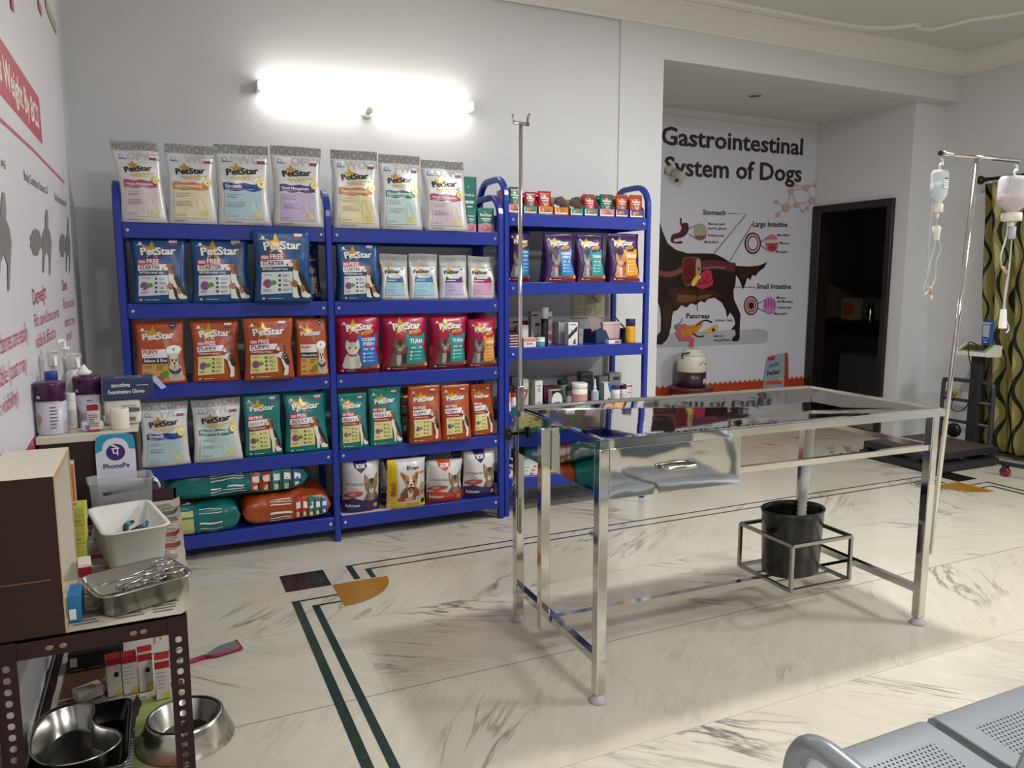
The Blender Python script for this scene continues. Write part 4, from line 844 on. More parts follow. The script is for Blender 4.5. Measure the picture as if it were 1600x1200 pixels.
def bottle(name, label, cat, u0, u1, vt, z0, y, bodyc, capc, kind='bottle', band=None, group=None, mbody=None, x=None):
    p0, p1 = at_y(u0, vt+12, y), at_y(u1, vt+12, y); zt = at_y((u0+u1)/2, vt, y).z; R, H = (p1.x-p0.x)/2-0.001, zt-z0
    root = thing(name, label, cat, ((p0.x+p1.x)/2, y, z0), 0, group); m = mbody or mat(bodyc, 0.3)
    if kind == 'jar': pr, cp = [(R*.92, 0), (R, .01), (R, H*.74), (R*.93, H*.77), (R*.93, H*.8)], [(R*.98, H*.80), (R*1.0, H*.82), (R*1.0, H*.97), (R*.94, H)]
    elif kind == 'can': pr, cp = [(R*.95, 0), (R, .004), (R, H*.70)], [(R*1.0, H*.70), (R*1.0, H*.97), (R*.93, H)]
    elif kind == 'dropper': pr, cp = [(R*.95, 0), (R, .005), (R, H*.50), (R*.5, H*.58), (R*.4, H*.62)], [(R*.45, H*.62), (R*.42, H*.7), (R*.22, H*.78), (R*.16, H)]
    else: pr, cp = [(R*.94, 0), (R, .005), (R, H*.62), (R*.85, H*.70), (R*.5, H*.75), (R*.5, H*.77)], [(R*.62, H*.77), (R*.62, H*.97), (R*.55, H)]
    k = MB(); k.lathe(pr, m, 20); k.build('body', root)
    k = MB(); k.lathe(cp, mat(capc, 0.35), 20); k.build('cap', root)
    if band:
        k = MB(); a, b = (.1, .55) if kind != 'can' else (.1, .6)
        k.lathe([(R+.0006, H*a), (R+.0006, H*b)], P(band), 20, cap0=False, cap1=False); k.build('label_band', root)
    return root
# pouches in display trays on top of the right rack
def tray(label, u0, u1, vt, pouchc, trayc, seed, torn=False, innerc='#8f7f68'):
    y = YF3+0.02; z0 = LV3[0]+0.001; p0, p1 = at_y(u0, 320, y), at_y(u1, 320, y); W = p1.x-p0.x-0.003; H = at_y((u0+u1)/2, vt, y).z-z0; D = 0.17; tm = paper(trayc); im = paper(innerc)
    root = thing('pouch_display_box', label, 'display box', ((p0.x+p1.x)/2, y+D/2, z0), 0, 'display boxes of pouches on the right rack')
    k = MB(); hl = H*0.34
    k.box(-W/2, -D/2, 0, W/2, D/2, 0.002, tm); k.box(-W/2, -D/2, 0, W/2, -D/2+0.002, hl, tm)
    for s in (-1, 1):
        x = s*(W/2-0.002); k.prism([(-D/2, 0), (D/2, 0), (D/2, H*.92), (0.0, H*.92), (-D/2, hl)], min(x, x+s*0.002), max(x, x+s*0.002), im if torn else tm, axis='x')
    k.box(-W/2, D/2-0.002, 0, W/2, D/2, H*0.92, im); k.build('tray', root)
    A = Art(W, hl); A.rect(.06, .12, .9, .3, WHT); A.ell(.5, .62, .16, P('#a9743c'), ry=.25); A.ell(.3, .55, .1, P('#c9a05a'), ry=.2); A.rect(.03, .1, .1, .9, P('#d9d4d0')); A.mesh('tray_print', face_y(-W/2, -D/2, 0), parent=root)
    n = 3 if not torn else 1
    for i in range(n):
        k = MB(); w2 = W/2-0.006; yy = -D/2+0.016+i*0.045+(0.05 if torn else 0); hh = H*(0.97-0.03*i if not torn else 0.55); ta = 0.012*math.sin(seed+i*2)
        rings = []
        for q in range(7):
            s = q/6; t = 0.011*(1-s*s)+0.0015
            rings.append([(sx*(w2-0.003*math.sin(PI*s))+ta*s, yy+sy_*t+0.012*s, 0.004+hh*s) for sx, sy_ in ((-1, -.4), (-.6, -1), (.6, -1), (1, -.4), (1, .4), (.6, 1), (-.6, 1), (-1, .4))])
        k.loft(rings, film(pouchc)); pc_ = k.build('pouch', root)
        if i == 0:
            A = Art(w2*1.6, hh*.9); A.rect(0.02, .93, .98, 1.0, P('#8a1a24') if seed % 2 else P('#17523f')); A.star(.45, .84, .17, GLD); A.text('PetStar', .5, .70, .24, WHT, .05, al='C', fit=.8); A.rect(.2, .6, .8, .64, WHT)
            pic(A, .2, .18, .6, .4, CATG if seed % 3 else CATP); A.rect(.1, .06, .9, .16, P('#6a1d22'))
            A.mesh('front_print', lambda a, b, o: (a-w2*.8+ta*(b/hh), yy-(0.011*(1-(b/hh)**2)+0.0015)+0.012*b/hh-0.0025-o, 0.006+b), parent=pc_)
    return root
PT = [(794, 815, 291, '#146a55', '#c87f97', 'pink tray of dark green pouches at the left end, right rack top'), (818, 840, 299, '#a31f33', '#1d8a86', 'teal tray of red pouches right of the steel pole'), (841, 865, 298, '#ab1c30', '#d0701e', 'orange tray of red pouches'), (866, 889, 301, '#3a1c50', '#cf7420', 'torn orange tray with a single purple pouch'), (891, 912, 305, '#3a1c50', '#1d8a86', 'torn teal tray with a single purple pouch'),
      (913, 935, 303, '#a82036', '#1d8a86', 'teal tray of red pouches beside the torn teal tray'), (937, 961, 303, '#155f4e', '#c87f97', 'pink tray of green pouches near the right end of the rack'), (962, 983, 303, '#b04a20', '#4a3a86', 'purple tray of orange pouches beside the pink tray'), (984, 1007, 304, '#b04a20', '#4a3a86', 'purple tray of orange pouches at the far right end of the rack')]
for i, (a, b, v, c1, c2, lb) in enumerate(PT): tray(lb, a, b, v, c1, c2, i+1, torn=i in (3, 4))
# teal and pink cartons beside the silver pouches
def tc_art(A):
    A.rect(0, 0, 1, .34, P('#c986a0')); A.poly([(0, .3), (.5, .42), (1, .3), (1, .26), (0, .26)], P('#c986a0')); A.star(.42, .82, .13, GLD); A.text('PetStar', .5, .66, .22, WHT, .05, al='C', fit=.75); A.rect(.2, .53, .8, .58, WHT); A.rect(.3, .46, .7, .49, WHT); A.ell(.5, .16, .28, P('#a9744a'), ry=.1); A.ell(.4, .18, .12, P('#c79a62'), ry=.07)
for i, (u0, u1, vt, z0, y, lb) in enumerate([(729, 744, 326, LV[0]+.001, YF+.05, 'teal and pink carton tucked behind the pink-banded silver pouch'), (747, 772, 325, LV[0]+.001, YF+.05, 'teal and pink carton inside the rack hoop, front right'), (729, 758, 300, LV[0]+.001, YF+.24, 'teal and pink carton in back row on the rack top'), (722, 745, 276, LV[0]+.166, YF+.13, 'teal and pink carton stacked highest behind the last silver pouch')]):
    if i == 3: z0 = LV[0]+0.001+0.0
    if i == 2: continue
    y = y if i < 3 else YF+0.2
    carton('treat_carton', lb, 'carton', u0, u1, vt, z0, y, 0.09, ['#16766c'], tc_art, 'teal and pink cartons on the rack top')
# third shelf of the right rack
Z3 = LV3[2]+0.001; Y3 = YF3
G3 = 'medicine cartons on the right rack'
for i in range(5): 
    z = Z3+0.0165*i; t = thing('medicine_carton', ['maroon carton at the bottom of the flat stack', 'maroon carton second from bottom of the flat stack', 'maroon carton in the middle of the flat stack', 'maroon carton second from top of the flat stack', 'maroon carton on top of the flat stack'][i]+', right rack', 'medicine carton', (1.955, Y3+0.09+0.004*(i % 2), z), 0.03*(i % 3-1), G3)
    k = MB(); k.box(-0.045, -0.06, 0, 0.045, 0.06, 0.016, paper('#6b1526'), 0.001); k.build('box', t); A = Art(0.09, 0.016); A.rect(.1, .3, .7, .6, WHT); A.mesh('front_print', face_y(-.045, -.06, 0), parent=t)
carton('medicine_carton', 'tan carton behind the stack of flat maroon cartons', 'medicine carton', 790, 812, 505, Z3, Y3+.26, .08, ['#8a7a66'], med_art('#9a8a76'), G3)
carton('medicine_carton', 'white and orange-red carton low at the front beside the maroon stack', 'medicine carton', 818, 838, 528, Z3, Y3+.03, .06, ['#e2ddd4'], lambda A: (A.rect(0, .6, 1, .95, P('#d98a76')), A.rect(.2, .3, .7, .42, P('#b0503c'))), G3)
carton('medicine_carton', 'white carton standing against the red pouch', 'medicine carton', 810, 826, 508, Z3, Y3+.2, .04, ['#dcd8d0'], None, G3)
carton('medicine_carton', 'red and orange carton behind the white cartons', 'medicine carton', 806, 833, 502, Z3, Y3+.3, .05, ['#8e1626'], lambda A: (A.rect(.55, .05, .95, .6, P('#c9562a')), A.rect(.1, .7, .8, .8, WHT)), G3)
bottle('medicine_jar', 'short white jar with blue lower half beside the black spray bottle', 'jar', 838, 851, 527, Z3, Y3+.055, '#e6e4de', '#e6e4de', 'jar', '#5b96bd')
bottle('spray_bottle', 'tall black spray bottle with white top on the right rack', 'bottle', 845.5, 856.5, 480, Z3, Y3+.16, '#17191b', '#d8d6d0', 'can', '#222528')
carton('tall_carton', 'tall grey-white carton left of the black spray bottle', 'medicine carton', 830, 845, 486, Z3, Y3+.22, .05, ['#a9a2a4'], lambda A: (A.rect(.1, .85, .6, .9, KBL), A.rect(.4, .55, .9, .63, P('#3a2a2c')), A.poly([(.2, 0), (.8, 0), (.7, .3), (.4, .25)], P('#8a6a4a'))), G3)
carton('tall_carton', 'tall white carton right of the black spray bottle', 'medicine carton', 856, 863, 487, Z3, Y3+.22, .05, ['#c4c0bc'], lambda A: (A.rect(.2, .75, .8, .85, P('#6a6a72')), A.rect(.2, .1, .8, .3, P('#b03a3a'))), G3)
for i in range(6): carton('medicine_carton', 'narrow grey carton, '+['leftmost', 'second', 'third', 'fourth', 'fifth', 'last'][i]+' in the row standing edge-on, right rack', 'medicine carton', 873+i*4.1, 876.7+i*4.1, 503+(i % 2), Z3, Y3+.15, .09, ['#b5b2ae'], None, G3) if i < 5 else None
carton('medicine_carton', 'white carton with dark purple diagonal stripe on the right rack', 'medicine carton', 888, 903, 504, Z3, Y3+.05, .05, ['#dedbd8'], lambda A: (A.poly([(.0, .25), (.0, .45), (.95, .85), (.95, .65)], P('#2c2a52')), A.rect(.2, .88, .8, .93, P('#777777')), A.poly([(.5, .05), (.8, .05), (.75, .28), (.6, .25)], P('#4a3a34')), A.rect(.3, .6, .6, .68, P('#5a8a3a'))), G3)
carton('medicine_carton', 'grey carton between the striped carton and the open navy box', 'medicine carton', 904, 911, 514, Z3, Y3+.12, .06, ['#9c9896'], med_art('#8a8684'), G3)
t = thing('open_carton', 'open navy carton with raised flaps holding a pink box', 'carton', (2.705, Y3+.19, Z3)); NV = paper('#27355f'); IN = paper('#93837c')
k = MB(); W, D, H = .27, .16, .085; k.box(-W/2, -D/2, 0, W/2, D/2, .002, NV)
k.prism([(-W/2, 0), (W/2, 0), (W/2, H), (W/2-.05, H), (W/2-.08, .025), (-W/2+.1, .025), (-W/2+.07, H), (-W/2, H)], -D/2, -D/2+.002, NV, axis='y'); k.box(-W/2, D/2-.002, 0, W/2, D/2, H, IN)
for s in (-1, 1): k.box(s*W/2-.001, -D/2, 0, s*W/2+.001, D/2, H, NV)
k.build('box', t)
k = MB(); k.bar((-W/2+.02, -D/2+.03, H), (-W/2-.015, -D/2+.03, H+.105), .075, IN, .002); k.build('flap', t)
k = MB(); k.bar((W/2, 0, H), (W/2-.07, .03, H+.085), .09, paper('#6a5636'), .002); k.build('flap', t)
t = thing('pink_box', 'pale pink box sitting inside the open navy carton', 'medicine carton', (2.695, Y3+.155, Z3+.0035), 0, G3)
k = MB(); k.box(-.065, -.03, 0, .065, .03, .115, paper('#cfb4b4'), .001); k.build('box', t); k = MB(); k.box(-.068, -.033, .115, .068, .033, .13, paper('#d4bcba'), .001); k.build('lid', t)
t = thing('medicine_carton', 'small white and red carton lying before the open navy carton', 'medicine carton', (2.66, Y3+.05, Z3), 0.1, G3)
k = MB(); k.box(-.05, -.02, 0, .05, .02, .022, paper('#e4e0da'), .001); k.build('box', t); A = Art(.1, .022); A.rect(.5, .2, .95, .8, P('#b03440')); A.mesh('front_print', face_y(-.05, -.02, 0), parent=t)
bottle('spray_can', 'yellow can with purple cap at the right end of the shelf', 'can', 978.5, 991.5, 498, Z3, Y3+.045, '#d99b1c', '#35205e', 'can', '#dfa422')
# fourth shelf of the right rack
Z4 = LV3[3]+0.001; G4 = 'medicines on the fourth shelf of the right rack'
def B4(nm, lb, cat, *a, **k): bottle(nm, lb, cat, a[0], a[1], a[2], Z4, Y3+a[3], a[4], a[5], *a[6:], group=G4, **k)
def C4(lb, *a): carton('medicine_carton', lb, 'medicine carton', a[0], a[1], a[2], Z4, Y3+a[3], a[4], [a[5]], a[6] if len(a) > 6 else med_art('#8b8b8b', seed=int(a[0])), G4)
B4('supplement_bottle', 'bottle with orange cap at the left front of fourth shelf', 'bottle', 790, 798, 614, .045, '#d9772a', '#e0761c', 'jar', '#dcd4c8')
B4('supplement_bottle', 'bottle with red cap beside the orange-capped one', 'bottle', 798.5, 806, 614, .045, '#e0dcd4', '#b51d22', 'jar', '#d8d4d0')
B4('supplement_bottle', 'small yellow bottle with white cap behind the steel pole', 'bottle', 806.5, 811, 617, .05, '#d4b41e', '#e0dcd4', 'bottle')
B4('supplement_bottle', 'dark bottle at the left end behind the orange cap', 'bottle', 791, 803, 602, .2, '#2a3036', '#3a4048', 'jar', '#a9b4b8')
C4('tall grey carton at the left end, behind the steel pole', 800, 815, 589, .28, .06, '#8d8a88')
C4('tall white carton with small red mark right of the steel pole', 817, 826, 592, .12, .06, '#c9c6c0', med_art('#d0ccc6', '#a03a3a', '#b04a4a'))
B4('supplement_bottle', 'slim green bottle between two white cartons', 'bottle', 827, 834, 597, .16, '#7a8a3a', '#5f7a2e', 'bottle')
C4('tall white carton right of the slim green bottle', 836, 848, 595, .10, .05, '#d9d6d0', lambda A: (A.rect(.2, .8, .8, .84, P('#8a8a8a')), A.rect(.3, .6, .7, .75, P('#a9b09a')), A.rect(.2, .2, .8, .24, P('#8a8a8a'))))
C4('maroon carton behind the white carton with black emblem', 850, 872, 604, .14, .06, '#541028', lambda A: A.rect(.1, .3, .5, .36, P('#b08a90')))
C4('short white carton with black arch emblem', 862, 879, 610, .05, .05, '#dcd9d4', lambda A: (A.poly([(.0, .55), (.15, .8), (.5, .92), (.85, .8), (1, .55), (1, 1), (0, 1)], KBL), A.rect(.2, .3, .8, .38, P('#6a6a6a')), A.rect(.1, .02, .9, .1, P('#7a1a2c'))))
B4('supplement_jar', 'grey jar with green cap behind the maroon carton', 'jar', 871, 886, 593, .28, '#9a9c98', '#1e4a3c', 'jar', '#b4b6b0')
C4('grey carton right of the green-capped jar', 887, 902, 588, .33, .06, '#8e8b88')
B4('supplement_bottle', 'small bottle with black cap left of the big white jar', 'bottle', 884, 893, 604, .10, '#4a4440', '#141416', 'jar', '#a9a6a0')
B4('supplement_jar', 'big white jar with pink label', 'jar', 893.5, 916.5, 598, .08, '#e4e2dc', '#e8e6e0', 'jar', '#c9958e')
C4('dark-topped grey carton behind the big white jar', 909, 927, 582, .33, .07, '#7a7676', med_art('#57525a'))
B4('supplement_bottle', 'small maroon bottle right of the big white jar', 'bottle', 917.5, 923.5, 609, .10, '#3a1018', '#2a0c12', 'bottle')
B4('dropper_bottle', 'white dropper bottle with long nozzle', 'bottle', 924, 935, 592, .07, '#d4dade', '#dfe2e2', 'dropper', '#9fb4bd')
C4('tall grey carton right of the dropper bottle', 936, 950, 588, .2, .07, '#8f8c86')
C4('white carton with blue curved corner', 944, 955, 598, .09, .05, '#d6d4ce', lambda A: (A.poly([(.45, 1), (1, 1), (1, .5), (.75, .6)], P('#2a72b0')), A.ell(.7, .2, .2, P('#6a5a44'))))
C4('tall grey carton with navy label at the back', 952, 971, 583, .27, .08, '#a5a39e', lambda A: (A.rect(.3, .72, .85, .86, P('#2b3a72')), A.rect(.2, .4, .8, .44, P('#8a8a88'))))
B4('supplement_jar', 'white jar with purple cap near the right end', 'jar', 956, 968, 602, .08, '#e2e0da', '#4a1f5e', 'jar', '#d9d2c4')
B4('supplement_bottle', 'white bottle with black cap beside the purple-capped jar', 'bottle', 968.8, 978, 602, .10, '#d9d7d2', '#161618', 'jar', '#c9c7c2')
C4('short white carton with red line at the right end', 978.6, 988, 600, .08, .05, '#dad8d2', lambda A: (A.rect(0, .85, 1, .93, P('#b04a44')), A.rect(.2, .5, .8, .56, P('#8a8a8a'))))
# fifth shelf of the right rack
Z5 = LV3[4]+0.001
for i in range(3):
    t = thing('flat_carton', ['white flat carton at the bottom of the low stack, right rack bottom shelf', 'white flat carton in the middle of the low stack, right rack bottom shelf', 'white flat carton on top of the low stack, right rack bottom shelf'][i], 'medicine carton', (2.03+.01*i, Y3+.12, Z5+.0225*i), .02*i, 'flat cartons on the bottom shelf of the right rack')
    k = MB(); k.box(-.12, -.09, 0, .12, .09, .022, paper('#d6d3cc'), .001); k.build('box', t); A = Art(.24, .022); A.rect(.1, .3, .5, .6, P('#9a9a98')); A.rect(.6, .2, .7, .7, P('#b5564a')); A.mesh('front_print', face_y(-.12, -.09, 0), parent=t)
t = thing('flat_carton', 'yellow flat carton beside the low stack of white cartons', 'medicine carton', (2.24, Y3+.10, Z5), 0, 'flat cartons on the bottom shelf of the right rack')
k = MB(); k.box(-.07, -.07, 0, .07, .07, .06, paper('#c9b02c'), .001); k.build('box', t)
bottle('supplement_bottle', 'small black bottle standing on the low stack of white cartons', 'bottle', 795, 803, 716, Z5+.068, Y3+.1, '#17171a', '#d9d6d0', 'bottle')
carton('medicine_carton', 'brown carton standing on the low stack of white cartons', 'medicine carton', 803.5, 810, 703, Z5+.068, Y3+.12, .05, ['#4a4240'])
nw = MB(); nw.box(0.87, YF+.012, LV[4]+.0003, 1.15, YF+.2, LV[4]+.0007, paper('#cfc8be')); tag(nw.build('newspaper_sheet'), 'newspaper sheet lining the bottom shelf under the cat food bags', 'newspaper')
# ------------------------------------------------------------------ stainless steel examination table
TX0, TX1, TY0, TY1, TZ = 1.320, 2.87, 2.105, 2.80, 0.895
TROT = -0.03
tb = thing('examination_table', 'polished stainless steel veterinary examination table on the marble floor', 'table', ((TX0+TX1)/2, (TY0+TY1)/2, 0), TROT)
def TR(x, y):
    c, s = math.cos(TROT), math.sin(TROT); return (ox+(x-ox)*c-(y-oy)*s, oy+(x-ox)*s+(y-oy)*c)
ox, oy = (TX0+TX1)/2, (TY0+TY1)/2
def TB(name, k, parent=tb):
    for v in k.bm.verts: v.co.x -= ox; v.co.y -= oy
    return k.build(name, parent)
TRAYM = mat('#d4d3cf', 0.045, 1.0, 0.02, 0.0010, 5.0)
# tray: raised rim, four facets falling to a drain
X0, X1, Y0, Y1 = 1.299, 2.912, 2.083, 2.824; dr = (2.62, 2.50, 0.89)
k = MB(); V = []
def rect(i, z): return [(X0+i, Y0+i, z), (X1-i, Y0+i, z), (X1-i, Y1-i, z), (X0+i, Y1-i, z)]
V = rect(0, 0.897)+rect(0, 0.93)+rect(0.028, 0.932)+rect(0.036, 0.922)+[(dr[0]-.02, dr[1]-.02, dr[2]), (dr[0]+.02, dr[1]-.02, dr[2]), (dr[0]+.02, dr[1]+.02, dr[2]), (dr[0]-.02, dr[1]+.02, dr[2])]
F_ = []
for a in range(4):
    b = (a+1) % 4
    for L in range(4): F_.append((L*4+a, L*4+b, L*4+4+b, L*4+4+a))
F_ += [(3, 2, 1, 0), (16, 17, 18, 19)]
k.faces(V, F_, TRAYM); bmesh.ops.bevel(k.bm, geom=[e for e in k.bm.edges if min(v.co.z for v in e.verts) < 0.892 and 0.915 < max(v.co.z for v in e.verts) < 0.925], offset=0.007, segments=3, affect='EDGES'); bmesh.ops.bevel(k.bm, geom=[e for e in k.bm.edges if all(abs(v.co.z-0.93) < 0.004 for v in e.verts)], offset=0.005, segments=2, affect='EDGES'); TB('tray', k)
k = MB(); k.lathe([(0.026, 0), (0.026, 0.003), (0.008, 0.002)], STEEL_D, 20, c=(dr[0], dr[1], dr[2]+0.0005)); TB('drain', k)
LEG = 0.038
for x, y in ((TX0, TY0), (TX0, TY1), (TX1, TY0), (TX1, TY1)):
    k = MB(); h = LEG/2; k.box(x-h, y-h, 0.03, x+h, y+h, 0.897, STEEL, 0.004); lg = TB('leg', k)
    k = MB(); k.lathe([(0.030, 0.0), (0.032, 0.006), (0.020, 0.022), (0.015, 0.032)], mat('#b9b6b8', 0.4), 18, c=(x, y, 0)); TB('rubber_foot', k, lg)
h = 0.0145
def stretch(a, b, w=0.029): k = MB(); k.bar(a, b, w, STEEL); TB('stretcher', k)
stretch((TX0, TY0+.019, .152), (TX0, TY1-.019, .152)); stretch((TX1, TY0+.019, .152), (TX1, TY1-.019, .152)); stretch((TX0+.0145, 2.45, .152), (TX1-.0145, 2.45, .152))
k = MB(); k.bar((1.88, TY0, .768), (TX1-.019, TY0, .768), .022, STEEL); TB('rail', k)
k = MB(); k.bar((TX1, TY0+.019, .768), (TX1, TY1-.019, .768), .022, STEEL); TB('rail', k)
k = MB(); k.bar((TX0+.019, TY1, .768), (TX1-.019, TY1, .768), .022, STEEL); TB('rail', k)
MIR = mat('#c9c8c4', 0.05, 1.0, 0.02, 0.0035, 3.2)
k = MB(); k.box(TX0-.019, TY0+.019, .745, TX0-.013, TY1-.019, .897, MIR); TB('side_panel', k)
k = MB(); k.box(TX0+.021, TY0-.004, .722, 1.878, 2.56, .893, STEEL_D); k.box(TX0+.019, TY0-.020, .722, 1.880, TY0-.004, .897, MIR, 0.003); dw = TB('drawer', k)
k = MB(); k.tube([(1.54, TY0-.02, .815), (1.54, TY0-.045, .815), (1.55, TY0-.052, .815), (1.655, TY0-.052, .815), (1.665, TY0-.045, .815), (1.665, TY0-.02, .815)], 0.0085, STEEL_D, 10); TB('handle', k, dw)
# open tube beside the left legs
k = MB(); x, y = TX0-.0385, 2.47
k.box(x-.019, y-.019, .112, x+.019, y+.019, .905, STEEL, 0.003); k.box(x-.014, y-.014, .9052, x+.014, y+.014, .9056, BLACK); TB('pole_socket', k)
# basket ring frame
k = MB(); bx0, bx1, by0, by1, bz0, bz1 = 2.31, 2.63, 2.26, 2.58, .176, .368; wb = .0135
for z in (bz0, bz1):
    for a, b in (((bx0, by0), (bx1, by0)), ((bx1, by0), (bx1, by1)), ((bx1, by1), (bx0, by1)), ((bx0, by1), (bx0, by0))): k.bar((*a, z), (*b, z), wb, STEEL_B)
for x in (bx0, bx1):
    for y in (by0, by1): k.bar((x, y, bz0), (x, y, bz1), wb, STEEL_B)
for y in (2.36, 2.48): k.bar((bx0, y, bz0), (bx1, y, bz0), .008, STEEL_B)
TB('bin_basket', k)
# two drip poles clamped to the legs
KN = mat('#0d0d0e', 0.3)
def knob(x, y, z, par, sgn):
    k = MB(); k.loft([[(x+sgn*q, y+r*math.cos(a*PI/8), z+r*math.sin(a*PI/8)) for a in range(16)] for r, q in ((.006, .012), (.006, .045), (.020, .045), (.026, .05), (.026, .062), (.02, .066))], KN); TB('clamp_knob', k, par)
px, py = TX0-.008, TY1-.035
k = MB(); k.tube([(px, py, .40), (px, py, 2.055)], .0085, STEEL, 12); k.box(px-.013, py-.013, .55, px+.013, py+.013, 1.02, STEEL_D, 0.003); p1_ = TB('drip_pole', k)
k = MB(); k.tube([(px-.002, py-.075, 2.035), (px, py, 2.052), (px+.002, py+.075, 2.07)], .0075, STEEL, 10)
for s in (-1, 1): k.tube([(px, py+s*.066, 2.052+s*.015), (px, py+s*.07, 2.08+s*.015), (px, py+s*.085, 2.085+s*.015)], .005, STEEL, 8)
TB('crossbar', k, p1_); knob(px, py, .825, p1_, -1); knob(px, py, .825, p1_, 1)
qx, qy = TX1+.028, TY0-.012; tx, tz = qx+.098, 1.93
k = MB(); k.tube([(qx, qy, .31), (tx, qy, tz)], .0095, STEEL, 12); k.box(qx-.008, qy-.013, .45, qx+.036, qy+.013, .9, STEEL_D, 0.003) if False else None; p2_ = TB('drip_pole', k)
k = MB(); k.tube([(tx-.205, qy, tz+.004), (tx+.245, qy, tz+.001)], .008, STEEL, 10); k.tube([(tx-.200, qy, tz+.004), (tx-.212, qy, tz+.004)], .0095, BLACK, 10)
TB('crossbar', k, p2_)

# waste bin with drain hose
bn = thing('waste_bin', 'black oval plastic bin in the wire basket under the steel table', 'bin', (2.465, 2.42, .184))
PL = mat('#08090a', 0.28); k = MB()
def oval(r, z, n=32): return [(r*math.cos(2*PI*a/n), r*.76*math.sin(2*PI*a/n), z) for a in range(n)]
k.loft([oval(.130, 0), oval(.134, .004), oval(.146, .27), oval(.150, .275), oval(.150, .282), oval(.143, .282), oval(.138, .26), oval(.128, .01)], PL); k.build('bin_body', bn)
hs = thing('drain_hose', 'white corrugated drain hose running from the tray down into the black bin', 'hose', (2.60, 2.495, .885))
path = smooth_open([(0.02, 0.005, 0.0), (0.02, 0.0, -.06), (-.005, -.02, -.16), (-.03, -.035, -.27), (-.045, -.04, -.38), (-.05, -.04, -.50)], 14)
k = MB(); k.tube(path, [.022 if i % 2 else .0185 for i in range(len(path))], mat('#cfcdc8', 0.4), 14); k.build('hose', hs)

# bottles hanging from the right drip pole
def drip(label, hx, hz, liquid, lc, R, H, tubepts, lab, group=None):
    t = thing('drip_bottle', label, 'drip bottle', (*TR(hx, qy), hz-H-.054), TROT)
    pl_ = mat('#eef2f4', 0.15, 0, 0, 0, trans=0.4, alpha=0.6); cu = 20
    def ring(r, z, f=.62): return [(r*math.cos(2*PI*a/cu), r*f*math.sin(2*PI*a/cu), z) for a in range(cu)]
    k = MB(); k.loft([ring(R*.30, 0), ring(R*.34, H*.06), ring(R*.9, H*.24), ring(R, H*.34), ring(R, H*.86), ring(R*.86, H*.97), ring(R*.3, H)], pl_); k.build('bottle', t)
    k = MB(); q = liquid; k.loft([ring(R*.27, .002, .6), ring(R*.31, H*.065, .6), ring(R*.86, H*.245, .6), ring(R*.96, H*.34, .6), ring(R*.96, H*q, .6)], mat(lc, 0.15, 0, 0, trans=0.3)); k.build('liquid', t)
    k = MB(); k.tube([(0, 0, H), (-.008, 0, H+.012), (.0, 0, H+.024), (.010, 0, H+.018), (.008, 0, H+.036), (-.004, 0, H+.044)], .004, mat('#d9dde0', 0.3), 8); k.build('hanger', t)
    k = MB(); k.lathe([(R*.46, -.028), (R*.5, -.026), (R*.5, .004), (R*.42, .006)], mat('#e6e2cc', 0.4), 16); k.lathe([(R*.16, -.05), (R*.2, -.028)], mat('#e6e2d4', 0.4), 12); k.build('port', t)
    if lab:
        A = Art(.05, .05); A.rect(.1, .1, .95, .95, P('#e9ecee')); A.rect(.15, .8, .9, .92, KBL)
        for z in (.65, .5, .38, .25): A.rect(.2, z, .8, z+.04, P('#7d8a94'))
        A.mesh('label', lambda a, b, o: (-.012+a*.7, -R*.62*math.sqrt(max(0, 1-((-.012+a*.7)/R)**2))-.0015-o, H*.42+b), [.01, .02, .03, .04], [.02], t)
    T_ = mat('#d4d8da', 0.25, 0, 0, trans=0.3)
    k = MB()
    for pts in tubepts: k.tube(smooth_open(pts, 8), .0028, T_, 6)
    k.build('drip_line', t)
    return t
HB = .135
t = drip('clear drip bottle with printed label hanging at the left end of the crossbar', tx-.203, tz-.004+.0, .62, '#e3edf2', .04, HB, [[(0, 0, -.05), (.0, 0, -.075), (.012, 0, -.12), (.02, -.01, -.17), (.012, 0, -.22), (.015, 0, -.28), (-.005, 0, -.33)], [(.0, 0, -.14), (-.012, 0, -.20), (-.03, 0, -.27), (-.045, 0, -.325), (-.04, 0, -.345), (-.025, 0, -.34), (-.012, 0, -.325)], [(-.03, 0, .02), (-.034, 0, -.15), (-.028, 0, -.22), (-.034, 0, -.30), (-.01, 0, -.335)]], True)
k = MB(); k.lathe([(.009, -.135), (.012, -.13), (.016, -.085), (.010, -.078)], mat('#e3e1d4', 0.35), 12, c=(.004, 0, 0)); k.build('drip_chamber', t)
k = MB(); k.tube([(-.012, 0, -.315), (-.002, 0, -.345)], .005, mat('#c98a3a', 0.4), 8); k.tube([(-.002, 0, -.345), (.004, 0, -.365)], .004, WHITE, 8); k.build('needle_hub', t)
t = drip('drip bottle half full of pink fluid hanging at the right end of crossbar', tx+.232, tz-.004, .50, '#d9a9b8', .076, .155, [[(.01, 0, -.05), (.012, 0, -.09), (.014, 0, -.2), (.010, 0, -.30), (.004, 0, -.36), (.02, 0, -.43), (.045, 0, -.47), (.03, 0, -.49)], [(-.03, 0, .04), (-.02, 0, -.08), (-.045, 0, -.17), (-.03, 0, -.22), (.004, 0, -.245)], [(.014, 0, -.2), (.0, 0, -.33), (.0, 0, -.40)]], False)
k = MB(); k.lathe([(.013, -.10), (.014, -.05)], mat('#dfe3e4', 0.2, 0, 0, trans=0.4), 12, c=(.012, 0, 0)); k.build('drip_chamber', t)
k = MB(); k.tube([(-.028, 0, -.215), (.006, 0, -.245)], .005, mat('#c98a3a', 0.4), 8); k.build('needle_hub', t)
k = MB(); k.prism([(-.012, -.47), (.02, -.47), (.008, -.39), (-.008, -.39)], -.008, .008, WHITE, axis='y'); k.build('roller_clamp', t)

